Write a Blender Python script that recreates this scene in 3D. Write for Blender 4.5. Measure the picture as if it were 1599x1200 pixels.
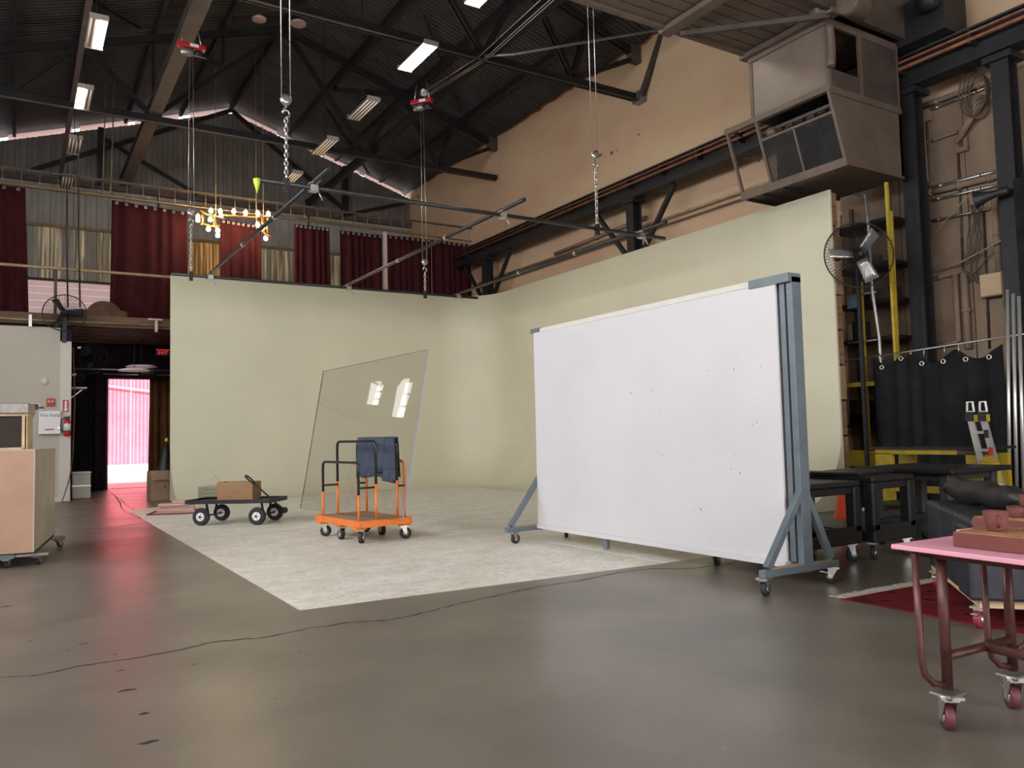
import bpy, math, random
from mathutils import Vector, Matrix
random.seed(7)
for o in list(bpy.data.objects): bpy.data.objects.remove(o)
scene = bpy.context.scene
col = scene.collection
# ------------------------------------------------------------------ camera
cam_d = bpy.data.cameras.new('camera'); cam = bpy.data.objects.new('camera', cam_d); col.objects.link(cam)
cam_d.sensor_fit = 'HORIZONTAL'; cam_d.sensor_width = 36.0; cam_d.lens = 36.0*1247.538/1599.0
cam_d.clip_start = 0.05; cam_d.clip_end = 300
RX, UX, FX = Vector((0.849889, -0.526418, -0.023917)), Vector((-0.012125, -0.06491, 0.997817)), Vector((0.526822, 0.847744, 0.061549))
cam.matrix_world = Matrix(((RX.x, UX.x, -FX.x, 0), (RX.y, UX.y, -FX.y, 0), (RX.z, UX.z, -FX.z, 1.25), (0, 0, 0, 1)))
scene.camera = cam
# ------------------------------------------------------------------ view, world, daylight
scene.view_settings.view_transform = 'Standard'; scene.view_settings.look = 'None'
scene.view_settings.gamma = 1.0; scene.view_settings.use_curve_mapping = False
scene.view_settings.exposure = -0.38
world = bpy.data.worlds.new('sky'); scene.world = world; world.use_nodes = True
bgn = world.node_tree.nodes['Background']; bgn.inputs[0].default_value = (0.94, 0.96, 1.0, 1); bgn.inputs[1].default_value = 4.0
def area(name, loc, aim, sx, sy, power, colour=(1, 1, 1)):
    d = bpy.data.lights.new(name, 'AREA'); d.shape = 'RECTANGLE'; d.size = sx; d.size_y = sy; d.energy = power; d.color = colour
    o = bpy.data.objects.new(name, d); col.objects.link(o); o.location = loc
    o.rotation_euler = Vector(aim).to_track_quat('-Z', 'Y').to_euler(); return o
DAY = (1.0, 0.99, 0.98)
# daylight from an added rear door, added wide windows, and two reflected small windows
area('added_rear_daylight', (4.0, -7.85, 3.4), (0, 1, -0.02), 9.0, 5.6, 820, (1.0, 0.97, 0.92))
WINS = [(y, y + w) for y, w in ((-5.2, 2.4), (-1.6, 2.4), (2.0, 2.4), (5.6, 2.4), (9.2, 2.4), (12.8, 2.0))] + [(18.58, 19.06), (19.96, 20.44)]  # wide windows added for light from the left; the last two are reflected
for y0, y1 in WINS:
    z0, z1 = (3.4, 6.6) if y0 < 17 else (4.10, 5.23) if y0 < 19.5 else (4.52, 5.23)
    area('window_daylight', (-4.42, (y0+y1)/2, (z0+z1)/2), (1, 0, -0.12), y1-y0, z1-z0, 176*(y1-y0)*(z1-z0)/7.7, DAY)
sd = bpy.data.lights.new('sun', 'SUN'); sd.energy = 26; sd.angle = .01; sd.color = (1, .95, .88); so_ = bpy.data.objects.new('sun', sd); col.objects.link(so_)
so_.rotation_euler = Vector((-.75, .45, -.45)).to_track_quat('-Z', 'Y').to_euler(); so_.location = (30, 20, 25)
# ------------------------------------------------------------------ mesh helpers
class MB:
    def __init__(s): s.v = []; s.f = []; s.m = []
    def add(s, vs, fs, smooth=False):
        b = len(s.v); s.v += [tuple(p) for p in vs]
        for f in fs: s.f.append([b+i for i in f]); s.m.append(smooth)
        return s
    def box(s, x0, y0, z0, x1, y1, z1):
        x0, x1 = sorted((x0, x1)); y0, y1 = sorted((y0, y1)); z0, z1 = sorted((z0, z1))
        return s.add([(x0,y0,z0),(x1,y0,z0),(x1,y1,z0),(x0,y1,z0),(x0,y0,z1),(x1,y0,z1),(x1,y1,z1),(x0,y1,z1)],
              [(3,2,1,0),(4,5,6,7),(0,1,5,4),(1,2,6,5),(2,3,7,6),(3,0,4,7)])
    def prism(s, poly, d):                      # poly: 3D points (planar, ccw seen from the tip of d), d: extrusion vector
        n = len(poly); d = Vector(d); a = [Vector(p) for p in poly]; b = [p+d for p in a]
        fs = [tuple(reversed(range(n))), tuple(range(n, 2*n))] + [(i, (i+1) % n, n+(i+1) % n, n+i) for i in range(n)]
        return s.add(a+b, fs)
    def bar(s, p, q, w, h, up=(0, 0, 1)):       # rectangular bar from p to q, w sideways, h along up
        p, q = Vector(p), Vector(q); t = (q-p).normalized(); up = Vector(up)
        if abs(t.dot(up)) > .99: up = Vector((0, 1, 0))
        a = t.cross(up).normalized(); b = a.cross(t).normalized(); a = a*w/2; b = b*h/2
        return s.add([p-a-b,p+a-b,p+a+b,p-a+b,q-a-b,q+a-b,q+a+b,q-a+b],
              [(3,2,1,0),(4,5,6,7),(0,1,5,4),(1,2,6,5),(2,3,7,6),(3,0,4,7)])
    def tube(s, pts, r, n=8, closed=False, cap=True):
        P = [Vector(p) for p in pts]; L = len(P); rs = r if isinstance(r, (list, tuple)) else [r]*L
        rings = []; na = None
        for i, p in enumerate(P):
            if closed: t = P[(i+1) % L]-P[i-1]
            else: t = P[min(i+1, L-1)]-P[max(i-1, 0)]
            t.normalize()
            if na is None:
                na = t.orthogonal().normalized()
            else:
                na = na-t*na.dot(t)
                na = na.normalized() if na.length > 1e-6 else t.orthogonal().normalized()
            bb = t.cross(na)
            rings.append([p+(na*math.cos(2*math.pi*k/n)+bb*math.sin(2*math.pi*k/n))*rs[i] for k in range(n)])
        vs = [v for rg in rings for v in rg]; fs = []
        for i in range(L if closed else L-1):
            j = (i+1) % L
            for k in range(n): fs.append((i*n+k, i*n+(k+1) % n, j*n+(k+1) % n, j*n+k))
        b = len(s.v); s.add(vs, fs, True)
        if not closed and cap:
            s.f.append([b+k for k in reversed(range(n))]); s.m.append(False)
            s.f.append([b+(L-1)*n+k for k in range(n)]); s.m.append(False)
        return s
    def lathe(s, prof, c=(0, 0, 0), axis=(0, 0, 1), n=16, smooth=True):   # prof: (radius, height) pairs; closed with caps
        ax = Vector(axis).normalized(); u = ax.orthogonal().normalized(); w = ax.cross(u); c = Vector(c)
        vs = []
        for r, h in prof:
            for k in range(n):
                a = 2*math.pi*k/n; vs.append(c+ax*h+(u*math.cos(a)+w*math.sin(a))*max(r, 1e-5))
        fs = []
        for i in range(len(prof)-1):
            for k in range(n): fs.append((i*n+k, i*n+(k+1) % n, (i+1)*n+(k+1) % n, (i+1)*n+k))
        b = len(s.v); s.add(vs, fs, smooth)
        s.f.append([b+k for k in reversed(range(n))]); s.m.append(False)
        s.f.append([b+(len(prof)-1)*n+k for k in range(n)]); s.m.append(False)
        return s
    def sheet(s, grid, thick):                  # grid[i][j] of points -> closed sheet; thick: offset vector for the back
        th = Vector(thick); R_ = len(grid); C_ = len(grid[0])
        vs = [Vector(p) for row in grid for p in row]; N = len(vs); vs = vs+[p+th for p in vs]; fs = []
        for i in range(R_-1):
            for j in range(C_-1):
                a, b, c, d = i*C_+j, i*C_+j+1, (i+1)*C_+j+1, (i+1)*C_+j
                fs.append((a, b, c, d)); fs.append((N+d, N+c, N+b, N+a))
        for i in range(R_-1):
            a, d = i*C_, (i+1)*C_; fs.append((a, d, N+d, N+a))
            a, d = i*C_+C_-1, (i+1)*C_+C_-1; fs.append((d, a, N+a, N+d))
        for j in range(C_-1):
            a, b = j, j+1; fs.append((b, a, N+a, N+b))
            a, b = (R_-1)*C_+j, (R_-1)*C_+j+1; fs.append((a, b, N+b, N+a))
        return s.add(vs, fs, True)
    def build(s, name, m, parent=None, kind=None, bevel=0, label=None):
        me = bpy.data.meshes.new(name); me.from_pydata([tuple(v) for v in s.v], [], s.f); me.validate()
        if len(me.polygons) == len(s.m): me.polygons.foreach_set('use_smooth', s.m)
        me.update(); o = bpy.data.objects.new(name, me); col.objects.link(o)
        me.materials.append(M[m])
        if parent: o.parent = parent
        if kind: o['kind'] = kind
        if label: o['label'] = label
        if bevel:
            bv = o.modifiers.new('edge', 'BEVEL'); bv.width = bevel; bv.segments = 2; bv.limit_method = 'ANGLE'
        return o
def B(*a): return MB().box(*a)
def tag(o, label, cat, group=None, kind=None):
    o['label'] = label; o['category'] = cat
    if group: o['group'] = group
    if kind: o['kind'] = kind
    return o
def thing(name, label, cat, loc=(0, 0, 0), rz=0, group=None):
    o = bpy.data.objects.new(name, None); col.objects.link(o); o.location = loc; o.rotation_euler = (0, 0, rz)
    o.empty_display_size = .1
    return tag(o, label, cat, group)
def structure(name, loc=(0, 0, 0)):
    o = bpy.data.objects.new(name, None); col.objects.link(o); o.location = loc; o['kind'] = 'structure'; return o
def copy_tree(o, parent=None):
    c = o.copy(); col.objects.link(c)
    if parent: c.parent = parent
    for ch in list(o.children): copy_tree(ch, c)
    return c
def text(name, body, size, m, parent, mat4, depth=.002):
    cu = bpy.data.curves.new(name, 'FONT'); cu.body = body; cu.size = size; cu.extrude = depth; cu.align_x = 'CENTER'; cu.align_y = 'CENTER'
    t = bpy.data.objects.new(name+'_curve', cu); col.objects.link(t)
    me = bpy.data.meshes.new_from_object(t.evaluated_get(bpy.context.evaluated_depsgraph_get()))
    bpy.data.objects.remove(t); me.name = name
    me.transform(mat4); o = bpy.data.objects.new(name, me); col.objects.link(o); me.materials.clear(); me.materials.append(M[m]); o.parent = parent
    return o
# ------------------------------------------------------------------ materials
M = {}
def mat(name, c, rough=.6, metal=0, var=0, scale=6, bump=0, bscale=40, c2=None, spec=.5, stretch=None, emit=None, es=0, detail=6):
    m = bpy.data.materials.new(name); m.use_nodes = True; nt = m.node_tree; b = nt.nodes['Principled BSDF']
    b.inputs['Base Color'].default_value = (*c, 1); b.inputs['Roughness'].default_value = rough
    b.inputs['Metallic'].default_value = metal; b.inputs['Specular IOR Level'].default_value = spec
    if emit: b.inputs['Emission Color'].default_value = (*emit, 1); b.inputs['Emission Strength'].default_value = es
    if var or c2 or bump:
        tc = nt.nodes.new('ShaderNodeTexCoord'); mp = nt.nodes.new('ShaderNodeMapping'); nt.links.new(tc.outputs['Object'], mp.inputs[0])
        if stretch: mp.inputs['Scale'].default_value = stretch
    if var or c2:
        n = nt.nodes.new('ShaderNodeTexNoise'); n.inputs['Scale'].default_value = scale; n.inputs['Detail'].default_value = detail; n.inputs['Roughness'].default_value = .62
        nt.links.new(mp.outputs[0], n.inputs['Vector'])
        r = nt.nodes.new('ShaderNodeValToRGB'); nt.links.new(n.outputs['Fac'], r.inputs[0])
        a = c2 if c2 else tuple(max(0, x*(1-var)) for x in c); z = c if c2 else tuple(min(1, x*(1+var)) for x in c)
        r.color_ramp.elements[0].position = .34; r.color_ramp.elements[1].position = .66
        r.color_ramp.elements[0].color = (*a, 1); r.color_ramp.elements[1].color = (*z, 1)
        nt.links.new(r.outputs[0], b.inputs['Base Color'])
    if bump:
        n2 = nt.nodes.new('ShaderNodeTexNoise'); n2.inputs['Scale'].default_value = bscale; n2.inputs['Detail'].default_value = 4
        nt.links.new(mp.outputs[0], n2.inputs['Vector'])
        bp = nt.nodes.new('ShaderNodeBump'); bp.inputs['Strength'].default_value = bump; bp.inputs['Distance'].default_value = .02
        nt.links.new(n2.outputs['Fac'], bp.inputs['Height']); nt.links.new(bp.outputs[0], b.inputs['Normal'])
    M[name] = m; return m
def glassy(name, c, rough, trans, ior=1.45, alpha=1):
    m = mat(name, c, rough); b = m.node_tree.nodes['Principled BSDF']; b.inputs['Transmission Weight'].default_value = trans; b.inputs['IOR'].default_value = ior
    return m
# polished concrete floor
m = mat('concrete', (.175, .150, .122), .34, 0, 0, 1.3, .06, 60, c2=(.125, .108, .088))
nt = m.node_tree; b = nt.nodes['Principled BSDF']
tc = [n for n in nt.nodes if n.type == 'MAPPING'][0]
n3 = nt.nodes.new('ShaderNodeTexNoise'); n3.inputs['Scale'].default_value = .9; n3.inputs['Detail'].default_value = 3
nt.links.new(tc.outputs[0], n3.inputs['Vector'])
r3 = nt.nodes.new('ShaderNodeMapRange'); r3.inputs[1].default_value = .3; r3.inputs[2].default_value = .7; r3.inputs[3].default_value = .29; r3.inputs[4].default_value = .40
nt.links.new(n3.outputs['Fac'], r3.inputs[0]); nt.links.new(r3.outputs[0], b.inputs['Roughness'])
# worn white paint of the cove floor: pale with brushed grey-olive wear
m = mat('floor_paint', (.84, .81, .74), .5, 0, 0, 2.0, .1, 30, c2=(.68, .65, .56), stretch=(1, 1.4, 1), detail=12)
nt = m.node_tree; b = nt.nodes['Principled BSDF']; mp = [n for n in nt.nodes if n.type == 'MAPPING'][0]
old = b.inputs['Base Color'].links[0].from_socket
n4 = nt.nodes.new('ShaderNodeTexNoise'); n4.inputs['Scale'].default_value = 9; n4.inputs['Detail'].default_value = 10; n4.inputs['Roughness'].default_value = .75; n4.inputs['Distortion'].default_value = 1.6
nt.links.new(mp.outputs[0], n4.inputs['Vector'])
r4 = nt.nodes.new('ShaderNodeValToRGB'); r4.color_ramp.elements[0].position = .38; r4.color_ramp.elements[1].position = .56
r4.color_ramp.elements[0].color = (.66, .65, .6, 1); r4.color_ramp.elements[1].color = (1, 1, 1, 1)
nt.links.new(n4.outputs['Fac'], r4.inputs[0])
mx = nt.nodes.new('ShaderNodeMixRGB'); mx.blend_type = 'MULTIPLY'; mx.inputs[0].default_value = .8
nt.links.new(old, mx.inputs[1]); nt.links.new(r4.outputs[0], mx.inputs[2]); nt.links.new(mx.outputs[0], b.inputs['Base Color'])
mat('cove_paint', (.615, .59, .445), .55, var=.035, scale=.7, bump=.02, bscale=9)
mat('board_paint', (.60, .585, .60), .5, var=.03, scale=1.2, bump=.03, bscale=60)
mat('plaster', (.62, .45, .285), .85, 0, 0, .55, .25, 5, c2=(.52, .345, .235), stretch=(1, .5, 1.2))
mat('plaster_pink', (.55, .36, .29), .85, var=.12, scale=1)
mat('panel_tan', (.30, .215, .145), .8, 0, 0, 1.2, .15, 8, c2=(.185, .13, .09))  # tan darkened to stand for shade below the crane
mat('roof_metal', (.042, .038, .038), .7, 0, .25, 1.2)
mat('roof_steel', (.016, .015, .017), .55, .2, .3, 4)
mat('beam_brown', (.10, .075, .062), .65, .1, .25, 3)
mat('rust', (.22, .075, .035), .6, .1, .35, 8)
mat('gable_metal', (.21, .195, .185), .5, .3, .15, 1.5)
mat('gable_silver', (.46, .455, .445), .35, .25, .12, 2)
mat('siding', (.60, .47, .44), .7, var=.06, scale=2)
mat('white_wall', (.50, .475, .40), .7, var=.03, scale=1)
mat('white_trim', (.62, .6, .54), .6, var=.03)
mat('loft_wood', (.12, .068, .036), .7, var=.35, scale=3, stretch=(.4, 4, 4))
mat('joist', (.26, .10, .08), .6, var=.35, scale=3)  # red of the light under the loft is put into this colour
mat('curtain_red', (.045, .007, .010), .9, var=.2, scale=3, spec=.2)
mat('curtain_black', (.012, .012, .013), .9, var=.3, scale=4, spec=.2)
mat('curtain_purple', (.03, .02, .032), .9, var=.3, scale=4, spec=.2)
mat('curtain_brown', (.20, .095, .035), .85, var=.25, scale=4, spec=.2)
mat('red_metal', (.70, .105, .15), .5, 0, .12, 2)
mat('outside_ground', (.62, .60, .6), .8, var=.05)
mat('rail_tan', (.34, .24, .14), .5, .2, .2, 6)
mat('steel', (.55, .54, .52), .3, .9, .12, 20)
mat('dull_steel', (.3, .29, .28), .4, .8, .2, 14)
mat('chrome', (.75, .75, .75), .15, 1)
mat('pipe_dark', (.03, .03, .03), .35, .3, .2, 10)
mat('black', (.014, .014, .016), .5, var=.2, scale=8)
mat('black_plastic', (.009, .009, .011), .48, var=.3, scale=10)  # near-black also stands for the right corner that light hardly reaches
mat('dull_black', (.035, .036, .037), .6, var=.2)
mat('black_gloss', (.012, .012, .013), .2)
mat('rubber', (.022, .022, .023), .75, var=.2, scale=20)
mat('grey_blue', (.115, .145, .165), .42, 0, .12, 6)
mat('alu', (.62, .62, .6), .35, .7, .08, 6)
mat('orange', (.78, .20, .035), .4, 0, .1, 8)
mat('deck_ply', (.30, .20, .13), .6, var=.25, scale=8, stretch=(1, 6, 1))
mat('blanket', (.075, .10, .15), .95, var=.18, scale=12, bump=.2, bscale=120, spec=.1)
mat('cardboard', (.30, .17, .085), .8, var=.14, scale=4, stretch=(1, 1, 5))
mat('cardboard_tan', (.25, .165, .10), .8, var=.2, scale=3)
mat('plinth_mdf', (.47, .29, .20), .55, var=.08, scale=2)
mat('plinth_cream', (.56, .51, .41), .6, 0, 0, 2.2, c2=(.44, .37, .30))
mat('wood', (.30, .17, .08), .6, var=.25, scale=6, stretch=(1, 1, 8))
mat('wood_pale', (.55, .42, .24), .6, var=.15, scale=6)
mat('stud_wood', (.19, .105, .055), .7, var=.35, scale=4, stretch=(1, 1, 5))
mat('pink_wood', (.62, .40, .36), .6, var=.1, scale=5)
mat('dark_red', (.12, .02, .022), .5, var=.2)
mat('hoist_red', (.42, .015, .02), .4)
mat('alarm_red', (.5, .015, .02), .4)
mat('sign_white', (.8, .8, .8), .5)
mat('ink_blue', (.02, .03, .16), .5)
mat('ink_red', (.5, .03, .03), .5)
mat('yellow', (.42, .30, .02), .5, 0, .15, 8)
mat('yellow_green', (.55, .75, .05), .5)
mat('navy_leather', (.022, .024, .034), .42, 0, .15, 10, .15, 220)
mat('bag_black', (.014, .014, .015), .5, 0, .3, 6, .6, 14)
mat('pink_top', (.72, .33, .42), .55, var=.06, scale=5)
mat('clay_block', (.15, .042, .034), .75, 0, .2, 5, .2, 40)
mat('clay_top', (.33, .15, .065), .8, 0, .25, 9, .2, 40)
mat('maroon_pipe', (.14, .05, .042), .42, .25, 0, 9, c2=(.055, .022, .02))
mat('maroon_wheel', (.12, .03, .038), .5, 0, .2, 12)
mat('red_wheel', (.25, .025, .03), .45)
mat('cone_orange', (.95, .10, .03), .5)
mat('cab_paint', (.125, .092, .072), .55, .15, .16, 2.5, .06, 20)
mat('cab_dark', (.06, .047, .04), .6, .1, .3, 4)
mat('cab_glass', (.155, .118, .098), .35, 0, .12, 2)
mat('fixture_unlit', (.07, .06, .055), .5)
mat('fixture_white', (.36, .31, .27), .5)
mat('tube_off', (.95, .85, .76), .4)
mat('tube_lit', (1, 1, 1), .4, emit=(1.0, .90, .70), es=70)
mat('bulb_lit', (1, 1, 1), .4, emit=(1.0, .74, .42), es=110)
mat('copper_tube', (.75, .25, .04), .35, .5)
mat('pane_day', (1, 1, 1), .3, emit=(.86, .93, 1.0), es=9)
mat('exit_red', (.6, .02, .02), .4, emit=(1, .05, .06), es=1.2)
mat('crack', (.022, .02, .018), .9)
mat('scuff', (.30, .24, .21), .9, var=.3, scale=30)
mat('scuff_red', (.48, .28, .22), .9, var=.3, scale=30)
mat('tape', (.80, .80, .74), .6)
mat('fringe', (.50, .45, .36), .9, var=.2, scale=30)
mat('towel_brown', (.10, .055, .03), .8, var=.3, scale=6)
def clear_sheet(name, tint, ior):
    m = bpy.data.materials.new(name); m.use_nodes = True; nt = m.node_tree; nt.nodes.clear()
    out = nt.nodes.new('ShaderNodeOutputMaterial'); t = nt.nodes.new('ShaderNodeBsdfTransparent'); g = nt.nodes.new('ShaderNodeBsdfGlossy'); x = nt.nodes.new('ShaderNodeMixShader'); f = nt.nodes.new('ShaderNodeFresnel')
    t.inputs[0].default_value = (*tint, 1); g.inputs['Roughness'].default_value = .01; f.inputs[0].default_value = ior
    ge = nt.nodes.new('ShaderNodeNewGeometry'); mu = nt.nodes.new('ShaderNodeMath'); iv = nt.nodes.new('ShaderNodeMath'); iv.operation = 'SUBTRACT'; iv.inputs[0].default_value = 1; mu.operation = 'MULTIPLY'
    nt.links.new(ge.outputs['Backfacing'], iv.inputs[1]); nt.links.new(iv.outputs[0], mu.inputs[1]); nt.links.new(f.outputs[0], mu.inputs[0])
    nt.links.new(mu.outputs[0], x.inputs[0]); nt.links.new(t.outputs[0], x.inputs[1]); nt.links.new(g.outputs[0], x.inputs[2]); nt.links.new(x.outputs[0], out.inputs[0]); M[name] = m
clear_sheet('acrylic', (.95, .945, .94), 1.5)
mat('acrylic_edge', (.30, .27, .46), .2)
clear_sheet('clear_bin', (.86, .86, .85), 1.3)
# fibreglass sheet: lets daylight through in streaks
def fibre(name, c):
    m = bpy.data.materials.new(name); m.use_nodes = True; nt = m.node_tree; nt.nodes.clear()
    out = nt.nodes.new('ShaderNodeOutputMaterial'); d = nt.nodes.new('ShaderNodeBsdfPrincipled'); t = nt.nodes.new('ShaderNodeBsdfTranslucent'); x = nt.nodes.new('ShaderNodeMixShader')
    d.inputs['Base Color'].default_value = (*[v*.7 for v in c], 1); d.inputs['Roughness'].default_value = .35; t.inputs['Color'].default_value = (*c, 1)
    tc = nt.nodes.new('ShaderNodeTexCoord'); mp = nt.nodes.new('ShaderNodeMapping'); mp.inputs['Scale'].default_value = (9, 1, .35); n = nt.nodes.new('ShaderNodeTexNoise'); n.inputs['Scale'].default_value = 2
    mr = nt.nodes.new('ShaderNodeMapRange'); mr.inputs[1].default_value = .42; mr.inputs[2].default_value = .62; mr.inputs[3].default_value = .05; mr.inputs[4].default_value = .5
    nt.links.new(tc.outputs['Object'], mp.inputs[0]); nt.links.new(mp.outputs[0], n.inputs['Vector']); nt.links.new(n.outputs['Fac'], mr.inputs[0])
    nt.links.new(mr.outputs[0], x.inputs[0]); nt.links.new(d.outputs[0], x.inputs[1]); nt.links.new(t.outputs[0], x.inputs[2]); nt.links.new(x.outputs[0], out.inputs[0]); M[name] = m
fibre('fibreglass', (.66, .63, .50)); fibre('fibreglass_lamp_glow', (.80, .60, .33))  # amber tint holds the chandelier's warm glow
def glowing_through(name, c, f):
    m = bpy.data.materials.new(name); m.use_nodes = True; nt = m.node_tree; nt.nodes.clear()
    out = nt.nodes.new('ShaderNodeOutputMaterial'); d = nt.nodes.new('ShaderNodeBsdfDiffuse'); t = nt.nodes.new('ShaderNodeBsdfTranslucent'); x = nt.nodes.new('ShaderNodeMixShader')
    d.inputs[0].default_value = (*c, 1); t.inputs[0].default_value = (*c, 1); x.inputs[0].default_value = f
    nt.links.new(d.outputs[0], x.inputs[1]); nt.links.new(t.outputs[0], x.inputs[2]); nt.links.new(x.outputs[0], out.inputs[0]); M[name] = m
glowing_through('gap_glow_plastic', (.92, .80, .75), .5); glowing_through('louvre_plastic', (.84, .76, .74), .38)  # translucent pinks put in for daylight at the roof gap and boards
# woven rug: red ground with a dark repeating figure
m = mat('rug', (.20, .014, .02), .95, spec=.1); nt = m.node_tree; b = nt.nodes['Principled BSDF']
tc = nt.nodes.new('ShaderNodeTexCoord'); vo = nt.nodes.new('ShaderNodeTexVoronoi'); vo.distance = 'CHEBYCHEV'; vo.inputs['Scale'].default_value = 4.5
nt.links.new(tc.outputs['Object'], vo.inputs['Vector']); rr = nt.nodes.new('ShaderNodeValToRGB'); rr.color_ramp.interpolation = 'CONSTANT'
rr.color_ramp.elements[0].color = (.03, .008, .012, 1); rr.color_ramp.elements[1].position = .16; rr.color_ramp.elements[1].color = (.16, .013, .02, 1)
e = rr.color_ramp.elements.new(.34); e.color = (.07, .012, .016, 1); e = rr.color_ramp.elements.new(.40); e.color = (.145, .012, .018, 1)
nt.links.new(vo.outputs['Distance'], rr.inputs[0]); nt.links.new(rr.outputs[0], b.inputs['Base Color'])
# fine ribbing of the metal roof sheets
m = M['roof_metal']; nt = m.node_tree; b = nt.nodes['Principled BSDF']; tc = [n for n in nt.nodes if n.type == 'TEX_COORD'][0]
wv = nt.nodes.new('ShaderNodeTexWave'); wv.bands_direction = 'Y'; wv.inputs['Scale'].default_value = 2.2; nt.links.new(tc.outputs['Object'], wv.inputs['Vector'])
bp = nt.nodes.new('ShaderNodeBump'); bp.inputs['Strength'].default_value = .9; bp.inputs['Distance'].default_value = .05
nt.links.new(wv.outputs['Fac'], bp.inputs['Height']); nt.links.new(bp.outputs[0], b.inputs['Normal'])
# expanded-metal mesh is real geometry; see the crane cab
# ================================================================== SETTING
YG, XW, XL, YR = 27.1, 12.5, -4.5, -8.0       # gable wall, right wall, left wall, rear wall
XR, ZR = 5.98, 12.47
def roof_z(x): return ZR-.315*(x-XR) if x >= XR else ZR-.327*(XR-x)
# floor: slab with a long crack and small chips
fl = structure('floor')
B(XL-.3, YR-.3, -.25, XW+.3, 27.6, 0).build('slab', 'concrete', fl)
def ribbon(pts, w, z=.0012):
    g = MB(); P = [Vector((p[0], p[1], 0)) for p in pts]; L, Rr = [], []
    for i, p in enumerate(P):
        t = (P[min(i+1, len(P)-1)]-P[max(i-1, 0)]).normalized(); n = Vector((-t.y, t.x, 0))*w*(.35+random.random())/2
        L.append(p+n); Rr.append(p-n)
    vs = L+Rr; n = len(P); fs = [(n+i, n+i+1, i+1, i) for i in range(n-1)]
    return g.add([(v.x, v.y, z) for v in vs], fs)
def jitter(pts, k=5, a=.02):
    out = []
    for p, q in zip(pts, pts[1:]):
        for i in range(k):
            t = i/k; out.append((p[0]+(q[0]-p[0])*t+random.uniform(-a, a), p[1]+(q[1]-p[1])*t+random.uniform(-a, a)))
    return out+[pts[-1][:2]]
CR = [(-0.796, 5.519, 0.000), (-0.405, 5.365, 0.000), (-0.058, 5.207, 0.000), (0.137, 5.134, 0.000), (0.341, 5.199, 0.000), (0.569, 5.180, 0.000), (0.813, 5.199, 0.000), (1.057, 5.289, 0.000), (1.340, 5.200, 0.000), (1.648, 5.265, 0.000), (1.956, 5.252, 0.000), (2.200, 5.157, 0.000), (2.477, 5.211, 0.000), (2.700, 5.300, 0.000), (3.133, 5.392, 0.000), (3.595, 5.492, 0.000), (4.034, 5.493, 0.000), (4.481, 5.577, 0.000), (4.836, 5.579, 0.000), (5.194, 5.324, 0.000), (5.714, 5.298, 0.000)]
ribbon(jitter(CR, 6, .012), .017).build('crack', 'crack', fl)
for i, pp in enumerate(([(0.580, 13.679, 0.000), (1.091, 13.199, 0.000), (1.743, 13.593, 0.000)], [(0.249, 11.435, 0.000), (1.013, 13.272, 0.000)][:0], [(2.105, 24.067, 0.000), (1.905, 17.589, 0.000), (1.872, 15.835, 0.000)], [(2.000, 21.006, 0.000), (1.684, 16.026, 0.000), (1.787, 13.794, 0.000)])):
    if len(pp) > 1: ribbon(jitter(pp, 6, .02), .02).build('crack', 'crack', fl)
for (c, sx, sy) in (((0.491, 4.542, 0.000),.05,.02), ((0.502, 4.951, 0.000),.03,.01), ((0.373, 5.749, 0.000),.035,.012), ((0.092, 6.038, 0.000),.02,.01), ((0.514, 5.338, 0.000),.012,.01), ((0.517, 4.114, 0.000),.03,.015), ((0.485, 3.716, 0.000),.045,.02), ((1.428, 4.738, 0.000),.012,.008), ((-0.047, 7.432, 0.000),.05,.02), ((0.863, 4.834, 0.000),.02,.006), ((0.279, 5.618, 0.000),.012,.008), ((1.077, 3.960, 0.000),.01,.006)):
    g = MB(); n = 9
    g.add([(c[0]+sx*math.cos(2*math.pi*k/n)*random.uniform(.5, 1.2), c[1]+sy*math.sin(2*math.pi*k/n)*random.uniform(.5, 1.3), .0012) for k in range(n)], [tuple(range(n))]).build('chip', 'crack', fl)
for (c,) in (((1.322, 5.983, 0.000),), ((2.440, 5.423, 0.000),), ((2.935, 4.588, 0.000),), ((1.848, 5.069, 0.000),), ((0.873, 3.358, 0.000),), ((1.736, 3.562, 0.000),), ((2.363, 2.302, 0.000),), ((3.361, 3.601, 0.000),), ((3.738, 2.671, 0.000),), ((4.441, 2.873, 0.000),)):
    g = MB(); n = 7
    g.add([(c[0]+.012*math.cos(2*math.pi*k/n)*random.uniform(.5, 1.2), c[1]+.009*math.sin(2*math.pi*k/n)*random.uniform(.5, 1.3), .0012) for k in range(n)], [tuple(range(n))]).build('paint_fleck', 'rail_tan', fl)
# ---- roof (ceiling): metal sheets on purlins
ce = structure('ceiling')
PUR = [-3.9, -2.2, -.15, 1.2, 2.79, 4.4, 5.98, 7.86, 9.6, 11.3]
edges = [XL-.3]+PUR[1:]+[XW+.25]
ys = [YR-.3, -5.9, .75, 7.4, 14.05, 20.7, YG+.5]
for a, b_ in zip(edges, edges[1:]):
    for y0, y1 in zip(ys, ys[1:]):
        za, zb = roof_z(a), roof_z(b_)
        MB().prism([(a, y0, za), (b_, y0, zb), (b_, y0, zb+.05), (a, y0, za+.05)][::-1], (0, y1-y0, 0)).build('roof_sheet', 'roof_metal', ce)
for x in PUR:
    z = roof_z(x)-.11
    B(x-.045, YR, z-.10, x+.045, YG-.05, z+.085).build('purlin', 'roof_steel', ce)
for y0, xa, xb in ((17.4, .2, 2.4), (23.9, 8.2, 10.8), (17.2, 8.4, 11.0), (10.8, 7.2, 10.6)):
    MB().bar((xa, y0, roof_z(xa)-.14), (xb, y0+3, roof_z(xb)-.14), .05, .05).build('cross_brace', 'roof_steel', ce)
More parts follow.
